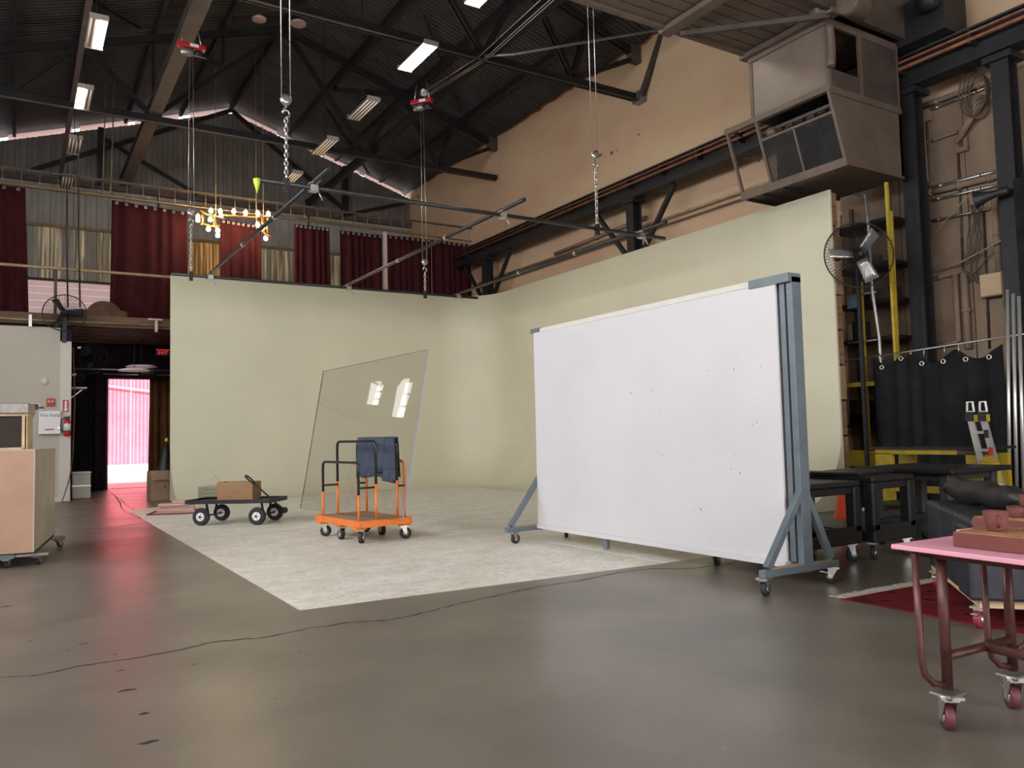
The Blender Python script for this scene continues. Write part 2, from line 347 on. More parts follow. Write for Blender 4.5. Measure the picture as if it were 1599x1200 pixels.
# ---- right wall: plaster above the crane girder, battened panels below
wr = structure('wall_right')
B(XW, YR, 5.0, XW+.3, YG+.3, 10.52).build('upper_plaster', 'plaster', wr)
B(XW, YR, 0, XW+.3, YG+.3, 5.0).build('backing', 'panel_tan', wr)
y = 1.0
while y < 21.5:
    B(XW-.035, y+.012, .05, XW, y+1.1, 6.45 if y < 8.4 else 5.0).build('wall_panel', 'panel_tan' if y < 8.4 else 'plaster', wr); y += 1.115
# ragged mortar line where the wall meets the roof
ribs = MB(); pts = [(XW-.02, 8+i*.25, 10.40+random.uniform(-.05, .03)) for i in range(76)]
ribs.tube(pts, .03, 5).build('mortar_edge', 'rust', wr)
for (c, r) in (((12.495, 15.590, 8.234),.07), ((12.495, 15.158, 8.146),.09), ((12.495, 14.958, 8.148),.04), ((12.495, 14.139, 8.275),.05), ((12.495, 15.413, 8.129),.03), ((12.495, 26.344, 10.049),.10), ((12.495, 25.590, 9.964),.02)):
    n = 9; g = MB()
    g.add([(XW-.004, c[1]+r*math.cos(2*math.pi*k/n)*random.uniform(.6, 1.1), c[2]+r*.6*math.sin(2*math.pi*k/n)*random.uniform(.6, 1.1)) for k in range(n)], [tuple(range(n))]).build('plaster_chip', 'rust', wr)
# ---- left wall with a band of steel windows (out of view; two small ones show in the acrylic, wide ones added for light)
wl = structure('wall_left')
zt = roof_z(XL)+.04
def wall_with_holes(parent, holes, lo, hi, zmin, zmax, mk, m):
    # holes: (a0,a1,z0,z1) along the wall; mk(a0,a1,z0,z1) builds a box
    hs = sorted(holes); a = lo
    for (a0, a1, z0, z1) in hs:
        mk(a, a0, zmin, zmax).build('pier', m, parent); mk(a0, a1, zmin, z0).build('wall_below', m, parent); mk(a0, a1, z1, zmax).build('wall_above', m, parent); a = a1
    mk(a, hi, zmin, zmax).build('pier', m, parent)
holes = [(y0, y1, 3.4, 6.6) if y0 < 17 else (y0, y1, 4.10, 5.23) if y0 < 19.5 else (y0, y1, 4.52, 5.23) for y0, y1 in WINS]
wall_with_holes(wl, holes, YR-.3, YG+.3, 0, zt, lambda a, b_, c, d: B(XL-.3, a, c, XL, b_, d), 'plaster_pink')
for i, (a, b_, c, d) in enumerate(holes):
    w = structure('window_%d' % (i+1)); nx, nz = (1, 3) if a > 17 else (3, 4)
    for k in range(nx):
        for j in range(nz):
            y0 = a+(b_-a)*k/nx; y1 = a+(b_-a)*(k+1)/nx; z0 = c+(d-c)*j/nz; z1 = c+(d-c)*(j+1)/nz
            B(XL-.16, y0+.02, z0+.02, XL-.15, y1-.02, z1-.02).build('pane', 'pane_day', w)
    fr = MB()
    for k in range(nx+1): y0 = a+(b_-a)*k/nx; B(XL-.18, y0-.02, c, XL-.12, y0+.02, d).build('mullion', 'white_trim', w)
    for j in range(nz+1): z0 = c+(d-c)*j/nz; B(XL-.175, a, z0-.02, XL-.125, b_, z0+.02).build('glazing_bar', 'white_trim', w)
# ---- rear wall behind the camera with an unseen door opening added for light
wf = structure('wall_rear')
wall_with_holes(wf, [(-.5, 8.5, .0, 6.2)], XL-.3, XW+.3, -.01, 12.6, lambda a, b_, c, d: B(a, YR-.3, c, b_, YR, d), 'plaster_pink')
# ---- gable wall: three tiers of ribbed sheets and a band of lap siding
wb = structure('wall_back')
def ribbed(x0, x1, z0, zl, zr, y, m, name, rib=.05, nr=2):
    prof = [(x0, 0), (x0+.012, -rib), (x0+.045, -rib), (x0+.06, 0)]
    w = x1-x0
    for k in range(1, nr): c = x0+w*k/nr; prof += [(c-.03, 0), (c-.018, -rib*.55), (c+.018, -rib*.55), (c+.03, 0)]
    prof.append((x1, 0)); rows = []
    for t in (0, 1):
        rows.append([(px, y+py, z0 if t == 0 else zl+(zr-zl)*(px-x0)/w) for px, py in prof])
    g = MB(); g.sheet(rows, (0, .012, 0)); g.m = [False]*len(g.m); return g.build(name, m, wb)
st = .31; x = XL
while x < XW-.02:
    x1 = min(x+st, XW); gap = .26
    ribbed(x, x1, 9.12, roof_z(x)-gap, roof_z(x1)-gap, YG, 'gable_metal', 'upper_sheet')
    ribbed(x, x1, 7.74, 9.12, 9.12, YG+.02, 'gable_silver', 'middle_sheet')
    am = 3.7 < x < 5.9  # sheets behind the chandelier get its warm glow as colour
    fm = ('fibreglass_lamp_glow' if am else 'fibreglass') if (random.random() < .72 or am) else 'gable_silver'
    ribbed(x, x1, 6.12, 7.74, 7.74, YG+.04, fm, 'lower_sheet', nr=3); x = x1
for j in range(13):
    B(XL, YG+.02, 3.4+j*.21, XW, YG+.05, 3.4+j*.21+.203).build('siding_board', 'louvre_plastic', wb)  # boards made translucent so that daylight behind brightens them
B(XL, YG+.06, 0, 1.0, YG+.3, 3.9).build('lower_wall', 'siding', wb); B(4.6, YG+.06, 0, XW, YG+.3, 3.9).build('lower_wall', 'siding', wb); B(1.0, YG+.06, 3.4, 4.6, YG+.3, 3.9).build('lower_wall', 'siding', wb)
MB().box(XL, YG-.16, 9.02, XW, YG-.02, 9.20).build('eave_girt', 'beam_brown', wb)
B(XL, YG-.09, 8.8, XW, YG-.03, 8.90).build('light_girt', 'rail_tan', wb)
B(XL, YG-.10, 7.69, XW, YG-.03, 7.78).build('girt', 'rail_tan', wb)
B(XL, YG-.10, 6.08, XW, YG-.02, 6.15).build('girt', 'beam_brown', wb)
for x in (-2.6, 3.75, 8.6): B(x-.03, YG-.1, 3.9, x+.03, YG-.02, 9.1).build('stud', 'beam_brown', wb)
for x in (2.1, 9.9):
    MB().bar((x, YG-.2, 9.1), (x, YG-.2, roof_z(x)-.3), .16, .16).build('gable_post', 'roof_steel', wb)
MB().bar((XR, YG-.22, ZR-.25), (.3, YG-.22, 9.3), .08, .12).build('gable_brace', 'roof_steel', wb)
MB().bar((XR, YG-.22, ZR-.25), (9.9, YG-.22, 9.3), .08, .12).build('gable_brace', 'roof_steel', wb)
MB().bar((2.1, YG-.25, 10.6), (4.9, YG-.25, 9.2), .08, .1).build('gable_brace', 'roof_steel', wb)
MB().bar((12.2, YG-.25, 9.9), (10.0, YG-.25, 9.2), .08, .1).build('gable_brace', 'roof_steel', wb)
# pink translucent strips added in the roof gap, standing for daylight showing there
for xa, xb in ((-.3, 1.35), (1.55, 2.9), (3.1, 3.55), (3.9, 4.4), (4.75, 5.95), (6.1, 7.6), (7.9, 9.1), (9.3, 10.6), (10.8, 12.3)):
    MB().prism([(xa, YG+.24, roof_z(xa)-.34), (xb, YG+.24, roof_z(xb)-.34), (xb, YG+.24, roof_z(xb)-.02), (xa, YG+.24, roof_z(xa)-.02)], (0, .03, 0)).build('gap_glow_strip', 'gap_glow_plastic', wb)
# ---- mezzanine deck with joists, and the walls below it
YM = 20.0
YD = 24.3
mz = structure('floor_mezzanine')
B(XL, YM+.02, 3.98, 12.3, YG-.3, 4.06).build('deck', 'loft_wood', mz)
for j, (a, b_) in enumerate(((XL, -1.0), (-1.0, 1.9), (1.9, 4.6), (4.6, 8), (8, 12.3))): B(a+.004, YM-.05, 3.86, b_, YM+.02, 4.10).build('fascia_board', 'loft_wood', mz)
B(1.0, YM+.03, 3.96, 5.4, YD, 3.979).build('joist_gap_shade', 'curtain_purple', mz)  # dark sheet standing for the shade between the joists
for k in range(9):
    y = YM+.10+k*.46
    B(1.03, y, 3.925, 5.39, y+.09, 3.96).build('joist', 'joist', mz)
wp = structure('wall_lower_left')
B(XL, YM, 0, .80, YM+.15, 3.80).build('white_face', 'white_wall', wp)
B(.80, YM-.025, 0, 1.02, YM+.17, 3.50).build('corner_post', 'white_trim', wp, bevel=.008)
B(XL, YM-.012, 0, .80, YM, .10).build('skirting', 'white_trim', wp)
B(-.30, YM-.006, 2.00, .40, YM, 2.12).build('hatch_shade', 'black', wp)  # black slab stands for the shade inside the hatch
B(-.30, YM-.02, 2.12, .42, YM, 2.14).build('hatch_trim', 'white_trim', wp)
B(.40, YM-.02, 1.95, .42, YM, 2.12).build('hatch_trim', 'white_trim', wp)
wd = structure('wall_lower_back')
B(.9, YD, 0, 2.105, YD+.15, 3.98).build('left_pier', 'curtain_purple', wd); B(3.2, YD, 0, 5.5, YD+.15, 3.98).build('right_pier', 'curtain_purple', wd)
B(2.105, YD, 3.0, 3.2, YD+.15, 3.98).build('lintel', 'curtain_purple', wd)
B(.95, YM+.17, 0, 1.02, YD, 3.98).build('return_wall', 'curtain_purple', wd)
B(5.4, YM+.1, 0, 5.5, YD, 3.98).build('return_wall', 'curtain_purple', wd)
dr = structure('door_1'); 
for x in (2.085, 3.18): B(x, YD-.02, 0, x+.04, YD+.17, 3.02).build('jamb', 'dark_red', dr)
B(2.085, YD-.02, 3.0, 3.22, YD+.17, 3.04).build('head', 'dark_red', dr)
B(2.1, YD-.02, 0, 3.2, YD+.17, .012).build('sill', 'dull_steel', dr)
# passage from the door to daylight, yard and the red building across it
B(-6, 27.6, -.25, 14, 40, .0).build('outside_yard', 'outside_ground'); tag(bpy.data.objects['outside_yard'], 'sunlit pale concrete yard outside the open door', 'ground', kind='structure')
# red building across the yard
rw = thing('red_building', 'red corrugated metal building across the yard, seen through the open door', 'building', (0, 36.0, 0))
x = -1.0
while x < 9:
    rows = []
    pr = []
    for k in range(7):
        a = x+k*.143; pr += [(a, 0), (a+.04, -.009), (a+.085, -.009), (a+.125, 0)]
    for z in (.35, 6.0): rows.append([(p, q, z) for p, q in pr])
    g = MB(); g.sheet(rows, (0, .02, 0)); g.m = [False]*len(g.m); g.build('wall_sheet', 'red_metal', rw); x += 1.0
B(-1, -.03, 0, 9, .1, .35).build('plinth_wall', 'outside_ground', rw)
MB().tube([(1.6, -.1, 3.75), (6.2, -.1, 3.15)], .025, 6).build('cable', 'sign_white', rw)
# ================================================================== ROOF STEEL
def truss(name, y, label):
    t = thing(name, label, 'roof truss', (0, y, 0), 0, 'black steel roof trusses')
    def mem(nm, a, b_, w=.10, h=.13):
        MB().bar((a[0], -.055, a[1]), (b_[0], -.055, b_[1]), w*.45, h, (0, 1, 0) if abs(a[0]-b_[0]) < .01 else (0, 0, 1)).bar((a[0], .055, a[1]), (b_[0], .055, b_[1]), w*.45, h, (0, 1, 0) if abs(a[0]-b_[0]) < .01 else (0, 0, 1)).build(nm, 'roof_steel', t)
    mem('bottom_chord', (XL+.1, 9.10), (12.46, 9.10), .1, .15)
    tc_ = lambda x: roof_z(x)-.30
    mem('top_chord', (XL+.1, tc_(XL+.1)), (XR, tc_(XR)), .1, .15); mem('top_chord', (XR, tc_(XR)), (12.44, tc_(12.44)), .1, .15)
    webs = [((1.2, 10.62), (-.22, 9.16)), ((1.2, 10.62), (2.75, 9.16)), ((2.75, 11.15), (2.75, 9.16)), ((2.75, 9.16), (5.9, 12.1)), ((2.95, 11.2), (4.35, 10.8)), ((4.42, 11.68), (4.38, 10.85)),
            ((6.05, 12.1), (8.2, 9.16)), ((8.2, 9.16), (9.3, 11.12)), ((7.3, 10.81), (9.2, 11.08)), ((7.3, 10.81), (7.75, 11.6)), ((9.35, 11.1), (10.5, 9.16)), ((10.5, 9.16), (11.0, 10.58)), ((10.6, 9.2), (12.35, 10.05)),
            ((-.22, 9.16), (-.22, 10.2)), ((-1.6, 9.75), (-.22, 9.16)), ((-1.6, 9.75), (-2.8, 9.14))]
    for a, b_ in webs: mem('web', a, b_, .09, .10)
    for (x, z) in ((XR, 12.05), (8.2, 9.2), (10.5, 9.2), (2.75, 9.2), (9.3, 11.12), (1.2, 10.6), (-.22, 9.2)):
        B(x-.2, -.012, z-.13, x+.2, .012, z+.13).build('gusset', 'roof_steel', t)
    B(12.2, -.09, 9.95, 12.5, .09, 10.35).build('bearing_block', 'beam_brown', t)
    MB().tube([(XL+.1, -.1, 9.0), (12.3, -.1, 9.0)], .025, 6).build('conduit', 'beam_brown', t)
    return t
truss('roof_truss', 20.7, 'black steel roof truss farther off, above the back wall of the white cove')
truss('roof_truss', 14.04, 'black steel roof truss nearer the viewer, cutting across the top of the picture')
t = thing('wall_strut', 'thin steel strut from the near truss end up to the crane bridge', 'strut')
MB().bar((12.379, 13.900, 8.989), (12.527, 13.200, 10.399), .12, .12).build('strut_bar', 'cab_dark', t); B(12.3, 13.8, 8.95, 12.5, 14.1, 9.2).build('bracket', 'dull_steel', t)
# beams that run the length of the hall and carry the hoists
def beam(x, z, y0, y1, w, h, label, m):
    t = thing('hall_beam', label, 'beam', (x, 0, z))
    B(-w/2, y0, -.012, w/2, y1, .012).build('lower_flange', m, t); B(-w/2, y0, h-.012, w/2, y1, h+.012).build('upper_flange', m, t); B(-.03, y0, 0, .03, y1, h).build('web_plate', m, t)
    return t
beam(2.78, 9.22, 3.5, 27.0, .30, .22, 'brown steel beam running over the left truss bay, red hoist under it', 'beam_brown')
beam(8.45, 9.22, 3.5, 26.8, .14, .2, 'dark double-channel beam over the right truss bay, red hoist under it', 'roof_steel')
t = thing('lamp_rail', 'rusty perforated rail carrying the left row of lamps', 'rail', (1.02, 0, 9.18))
B(-.05, 6, -.04, .05, 26.9, .04).build('channel', 'beam_brown', t)
# ---- lamps
def lamp(x, y, z, lit, label, group):
    t = thing('ceiling_lamp', label, 'ceiling lamp', (x, y, z), 0, group)
    g = MB(); g.prism([(-.15, -.61, .02), (.15, -.61, .02), (.11, -.61, .075), (-.11, -.61, .075)], (0, 1.22, 0)); g.build('housing', 'fixture_white', t)
    B(-.145, -.60, .006, .145, .60, .02).build('reflector', 'fixture_white' if lit else 'fixture_unlit', t)  # dark plate in unlit lamps stands for shade between the tubes
    for k in range(4):
        xx = -.111+.074*k; on = (lit == 'all') or (lit == 'right' and k >= 2) or (lit == 'left' and k < 2)
        MB().tube([(xx, -.58, -.004), (xx, .58, -.004)], .019, 8).build('tube', 'tube_lit' if on else 'tube_off', t)
    for s in (-1, 1): B(-.15, s*.61-.012, -.02, .15, s*.61+.012, .075).build('end_plate', 'fixture_white', t)
    top = roof_z(x)-.1-z
    for s in (-1, 1): MB().tube([(0, s*.25, .07), (0, s*.05, .4), (0, 0, top)], .006, 5).build('hanger_wire', 'black', t)
    return t
for i, (y, lit, lb) in enumerate(((15.7, 'right', 'lit tube lamp at the top left, largest of the left row'), (18.87, 'left', 'lit tube lamp second in the left row, below the largest'), (22.07, '', 'unlit tube lamp third in the left row, in front of the dark gable'), (25.33, '', 'unlit tube lamp last in the left row, against the bright gable sheets'))):
    lamp(1.14, y, 8.6, lit, lb, 'left row of tube lamps')
for i, (y, lit, lb) in enumerate(((10.95, 'all', 'lit tube lamp cut off by the top edge, nearest of the middle row'), (13.75, 'all', 'glaring lit tube lamp of the middle row, just below the near truss'), (16.6, '', 'unlit tube lamp of the middle row hanging inside the truss triangle'), (19.25, '', 'unlit tube lamp of the middle row crossed by the truss chord'), (22.14, '', 'unlit tube lamp last in the middle row, above the hanging chain'))):
    lamp(6.56, y, 8.6, lit, lb, 'middle row of tube lamps')
for (x, y, r, lb) in ((5.25, 20.5, .19, 'white round vent disc left of the truss apex'), (6.28, 20.5, .22, 'white round vent disc right of the truss apex')):
    o = MB().lathe([(r*.9, 0), (r, .03), (r, .06)], (x, y, roof_z(x)-.08), (0, 0, 1), 20).build('roof_vent', 'pink_wood'); tag(o, lb, 'vent')
# ---- pipe grid on four chains
pg = thing('pipe_grid', 'black pipe grid of crossed tubes hanging over the cove on chains', 'pipe grid', (0, 0, 4.4))
for y in (9.70, 16.0): MB().tube([(2.45, y, 0), (9.06, y, 0)], .03, 10).build('cross_pipe', 'pipe_dark', pg)
for x in (3.15, 5.93, 8.55): MB().tube([(x, 9.1, .07), (x, 16.4, .07)], .03, 10).build('long_pipe', 'pipe_dark', pg)
for x in (3.15, 5.93, 8.55):
    for y in (9.70, 16.0):
        c = MB().box(x-.05, y-.05, -.05, x+.05, y+.05, .03).build('clamp', 'steel', pg)
        MB().tube([(x-.07, y-.07, .03), (x-.07, y+.07, .03), (x+.07, y+.07, .09), (x+.07, y-.07, .09)], .014, 6, True).build('clamp_strap', 'steel', c)
        MB().tube([(x+.05, y-.02, -.03), (x+.1, y-.05, -.16)], .01, 5).build('clamp_bolt', 'steel', c)
for x in (3.15, 5.93, 8.55):
    for y in (11.5, 13.4): MB().lathe([(.034, -.03), (.04, -.02), (.04, .02), (.034, .03)], (x, y, .07), (0, 1, 0), 10).build('coupler', 'steel', pg)
MB().lathe([(.0, -.16), (.045, 0), (.045, .03)], (2.45, 9.7, -.02), (0, 0, 1), 8).build('tag', 'yellow_green', pg, label='lime green end tag')
def chain(p, q, name, parent, L=.075, r=.0095):
    p, q = Vector(p), Vector(q); d = (q-p); n = int(d.length/(L*.72)); g = MB()
    for i in range(n):
        c = p+d*((i+.5)/n); ring = []
        for k in range(8):
            a = 2*math.pi*k/8; u_ = math.cos(a)*.022; w_ = math.sin(a)*L*.5
            ring.append(c+(Vector((u_, 0, w_)) if i % 2 else Vector((0, u_, w_))))
        g.tube(ring, r, 5, True)
    o = g.build(name, 'steel', parent, kind='stuff'); return o
def hoist_line(x, y, zblock, ztop, label, motor, mz_=8.85, turn=0):
    t = thing('chain_hoist', label, 'hoist', (x, y, 0), 0, 'four hoists that carry the pipe grid')
    chain((0, 0, 4.36), (0, 0, zblock-.22), 'chain', t)
    B(-.03, -.03, 4.3, .03, .03, 4.47).build('grid_shackle', 'black', t)
    hk = []
    for k in range(12):
        a = -math.pi*.5+k*math.pi*1.5/11; hk.append((.045*math.cos(a), 0, zblock-.16+.045*math.sin(a)))
    MB().tube(hk+[(0, 0, zblock-.06)], .014, 6).build('hook', 'steel', t)
    MB().lathe([(.03, -.03), (.07, -.025), (.07, .025), (.03, .03)], (0, 0, zblock+.02), (0, 1, 0), 14).build('pulley_block', 'steel', t)
    for s in (-1, 1): MB().tube([(s*.055, 0, zblock+.03), (s*(.055 if not motor else .03), 0, ztop)], .007, 5).build('cable', 'steel', t)
    if motor:
        e = bpy.data.objects.new('motor_unit', None); col.objects.link(e); e.parent = t; e.location = (0, 0, mz_); e.rotation_euler = (0, 0, turn); e.scale = (.62, .62, .75); e.empty_display_size = .05
        B(-.42, -.12, 0, .42, .12, .12).build('motor_frame', 'hoist_red', e, bevel=.02); B(-.06, -.125, .02, .2, -.12, .1).build('frame_plate', 'sign_white', e)
        MB().lathe([(.06, -.2), (.11, -.18), (.11, .18), (.06, .2)], (-.12, 0, -.1), (1, 0, 0), 14).build('motor', 'dull_steel', e)
        MB().lathe([(.06, -.12), (.09, -.1), (.09, .1), (.06, .12)], (.22, 0, -.1), (1, 0, 0), 14).build('cable_drum', 'black', e)
        for s in (-1, 1): MB().tube([(s*.3, 0, .1), (s*.2, 0, (9.22-mz_)/.75)], .02, 6).build('mount_strap', 'steel', e)
        MB().bar((.0, -.1, -.2), (.42, -.1, -.22), .02, .02).build('guide_bar', 'steel', e)
    return t
hoist_line(2.8, 16.0, 5.6, 8.75, 'red motor hoist on the left brown beam, cable and chain down to the cove edge', True)
hoist_line(7.72, 16.0, 5.1, 8.6, 'red motor hoist on the right beam with a long chain before the dark red curtain', True, 8.75, -.9)
hoist_line(2.81, 9.7, 5.45, 10.9, 'twin cable with large white hook block and heavy chain, left of centre', False)
hoist_line(7.66, 9.7, 5.55, 11.0, 'twin cable with small red-capped hook block and chain before the tan wall', False)
tg = thing('hoist_cable_run', 'pale cable run slanting over the near truss to the right-hand hoist', 'cable')
for s in (-.08, .06, .12): MB().tube([(7.75+s, 16.0, 8.95), (8.1+s, 13.9, 9.02), (8.2+s*1.2, 9.3, 9.3)], .009, 5).build('cable', 'steel', tg)
MB().lathe([(.05, -.06), (.08, -.05), (.08, .05), (.05, .06)], (7.78, 16.0, 9.02), (1, 0, 0), 10).build('sheave', 'sign_white', tg)
for (xx, lb) in ((3.95, 'thin vertical cord pair hanging left of the brown beam'),):
    pass
for (a, b_, lb) in (((1.986, 24.000, 10.240), (1.922, 24.000, 8.083), 'pale thin rope hanging left of the brown beam, left one of a pair'), ((2.191, 24.000, 10.280), (2.126, 24.000, 7.934), 'pale thin rope hanging left of the brown beam, right one of a pair'), ((12.400, 17.027, 7.988), (12.400, 17.027, 7.988), '')):
    if lb: o = MB().tube([(a[0], a[1], roof_z(a[0])-.02), b_], .016, 5).build('rope', 'rail_tan'); tag(o, lb, 'rope', 'rope pair')
for (x, y0, ya, lb) in ((600, 250, 366, 'grey hanging cable pair member left, before the middle curtains'), (606, 250, 366, 'grey hanging cable pair member right, before the middle curtains')):
    pass
o = MB().tube([(0.894, 19.850, 7.019), (0.894, 19.850, 5.657), (0.931, 19.850, 4.240)], .018, 6).build('black_cable', 'black'); tag(o, 'black cable hanging in front of the bright gable sheets, left one', 'cable', 'black cables over the loft rail')
o = MB().tube([(1.096, 19.850, 8.141), (1.129, 19.850, 5.682), (1.166, 19.850, 4.255)], .018, 6).build('black_cable', 'black'); tag(o, 'black cable hanging in front of the bright gable sheets, right one', 'cable', 'black cables over the loft rail')
# ================================================================== LOFT
t = thing('loft_rail', 'tan pipe guard rail along the edge of the loft', 'railing', (0, YM+.1, 0))
MB().tube([(XL, 0, 5.13), (11.5, 0, 5.13)], .035, 8).build('top_rail', 'rail_tan', t)
for x in (-1.6, .70, 3.4, 6.2, 9.0): MB().tube([(x, 0, 4.06), (x, 0, 5.1)], .03, 8).build('post', 'beam_brown', t)
t = thing('fascia_pipe', 'pale conduit pipe clamped along the loft fascia', 'pipe', (0, YM-.11, 0))
MB().tube([(XL, 0, 3.93), (3.2, 0, 3.93)], .022, 8).build('pipe_run', 'rail_tan', t)
for x in (.23, 2.72): MB().box(x-.03, -.04, 3.78, x+.03, .08, 4.04).build('pipe_clamp', 'steel', t)
B(2.55, -.03, 4.05, 2.85, .07, 4.09).build('pipe_bracket', 'pink_wood', t)
t = thing('curtain_rod', 'thin steel rod from which the dark red loft curtains hang', 'curtain rod', (0, 22.3, 7.50))
MB().tube([(XL, 0, .05), (12.45, 0, -.02)], .02, 6).build('rod', 'rail_tan', t)
for k in range(44): MB().tube([(XL+.3+k*.385, 0, .05), (XL+.3+k*.385, 0, .38)], .009, 5).build('hanger', 'rail_tan', t)
B(XL, -.03, .38, 12.45, .03, .43).build('hanger_rail', 'beam_brown', t)
def curtain(name, p0, p1, zt0, zt1, zb, m, label, folds=8, amp=.09, flare=.0, group=None, rings=True, sag=None, rn=8):
    p0, p1 = Vector(p0), Vector(p1); d = p1-p0; w = d.length; u_ = d/w; nrm = Vector((u_.y, -u_.x)); N = max(40, folds*8); rows = []
    ph = random.uniform(0, 6); irr = [random.uniform(.4, 1.3) for _ in range(folds+3)]
    for j in range(9):
        s = j/8; row = []
        for i in range(N+1):
            a = i/N; q = a*folds+.25*math.sin(a*9+ph)
            k = irr[min(int(q) if q > 0 else 0, folds+1)]
            off = amp*k*math.sin(2*math.pi*q+ph*.0)*(.35+.65*s**.7)
            al = (a-.5)*(1+flare*s)+.5
            zt = zt0+(zt1-zt0)*a-(sag(a) if sag else 0)
            p = p0+u_*(al*w)+nrm*off
            row.append((p.x, p.y, zt+(zb-zt)*s))
        rows.append(row)
    g = MB(); g.sheet(rows, (-nrm.x*.012, -nrm.y*.012, 0)); o = g.build('cloth', m)
    t = thing(name, label, 'curtain', (0, 0, 0), 0, group); o.parent = t
    if rings:
        for k in range(rn):
            a = (k+.5)/rn; p = p0+u_*(a*w); z = zt0+(zt1-zt0)*a-(sag(a) if sag else 0)
            ring = [(p.x+u_.x*.03*math.cos(b_)+nrm.x*.03, p.y+u_.y*.03*math.cos(b_)+nrm.y*.03, z-.06+.03*math.sin(b_)) for b_ in [2*math.pi*q/8 for q in range(8)]]
            MB().tube(ring, .009, 5, True).build('eyelet', 'alu', t)
    return t
YC = 22.3
for (x0, x1, z0, z1, zb, f, fl_, lb) in (
    (-2.2, .12, 7.5, 7.46, 4.075, 7, .10, 'dark red loft curtain at the far left edge, gathered and cut off'),
    (2.0, 3.80, 7.42, 7.34, 4.075, 5, .04, 'widest dark red loft curtain, hanging to the loft floor left of the chandelier'),
    (4.66, 5.72, 7.25, 7.2, 4.075, 5, .03, 'dark red loft curtain behind the lit chandelier'),
    (6.68, 7.70, 7.36, 7.36, 4.075, 5, .05, 'narrow dark red loft curtain standing alone right of the chandelier'),
    (8.02, 9.36, 7.33, 7.33, 4.075, 6, .02, 'dark red loft curtain left of the pale post, third from the right wall'),
    (9.52, 11.0, 7.36, 7.38, 4.075, 6, .0, 'dark red loft curtain just right of the pale post'),
    (11.0, 12.42, 7.38, 7.36, 4.075, 6, .0, 'darkest red loft curtain, against the right wall')):
    curtain('loft_curtain', (x0, YC), (x1, YC), z0, z1, zb, 'curtain_red', lb, f, .07, fl_, 'dark red loft curtains')
for x, lb in ((9.44, 'pale thin post standing between the dark red loft curtains'),):
    o = B(x-.05, 22.25, 4.06, x+.05, 22.35, 7.45).build('loft_post', 'siding'); tag(o, lb, 'post')
# brown upholstered chair back peeping over the loft edge
t = thing('loft_armchair', 'brown rounded armchair standing on the loft behind the rail', 'armchair', (1.75, 21.4, 4.06))
MB().prism([(-.42*math.cos(a)+.05, .3, .25+.42*math.sin(a)) for a in [k/14*math.pi for k in range(15)]][::-1], (0, .12, 0)).build('back', 'towel_brown', t, bevel=.04)
B(-.45, -.3, .02, .5, .3, .36).build('seat', 'towel_brown', t, bevel=.06)
B(-.8, -.35, .05, -.4, .3, .22).build('footstool', 'towel_brown', t, bevel=.05)
# chandelier
ch = thing('chandelier', 'branching copper tube chandelier with glowing bare bulbs over the cove edge', 'chandelier', (0, 0, 0))
YH = 21.6
bul = [(3.945, 21.600, 7.061), (3.908, 21.400, 6.932), (4.270, 21.600, 7.264), (4.482, 21.500, 7.249), (4.540, 21.700, 7.186), (4.214, 21.400, 6.978), (4.206, 21.600, 6.771), (4.417, 21.500, 6.730), (4.438, 21.600, 6.636), (4.846, 21.600, 7.321), (5.154, 21.600, 7.325), (5.474, 21.600, 7.348), (5.756, 21.600, 7.366), (5.447, 21.500, 7.006), (5.617, 21.600, 6.979), (5.684, 21.600, 6.688)]
for p in bul:
    b_ = MB().lathe([(.0, -.07), (.04, -.055), (.055, -.01), (.04, .035), (.02, .06)], p, (0, 0, 1), 12).build('bulb', 'bulb_lit', ch)
    MB().lathe([(.024, .055), (.024, .11)], p, (0, 0, 1), 8).build('socket', 'copper_tube', b_)
arms = [[(3.992, 21.600, 7.262), (4.150, 21.600, 7.146), (4.390, 21.600, 7.125), (4.600, 21.600, 7.083)], [(4.055, 21.600, 7.134), (4.071, 21.600, 6.967), (4.023, 21.600, 6.843)], [(4.358, 21.600, 7.173), (4.342, 21.600, 6.881)], [(4.055, 21.600, 6.897), (4.246, 21.600, 6.852), (4.487, 21.600, 6.881)], [(4.519, 21.600, 7.176), (5.011, 21.600, 7.203), (5.431, 21.600, 7.238), (5.739, 21.600, 7.293)], [(5.601, 21.600, 7.259), (5.583, 21.600, 7.063)], [(5.481, 21.600, 6.911), (5.599, 21.600, 6.854), (5.839, 21.600, 6.758)], [(5.721, 21.600, 7.238), (5.736, 21.600, 6.799)], [(4.438, 21.600, 6.721), (4.358, 21.600, 6.883)]]
for a in arms: MB().tube(a, .022, 7).build('arm', 'copper_tube', ch)
for q in ((5.434, 21.600, 7.923), (5.622, 21.600, 7.950), (4.390, 21.600, 7.433)): MB().tube([(q[0], q[1], 6.9), (q[0], q[1], roof_z(q[0])-.02)], .008, 5).build('suspension_wire', 'rail_tan', ch)
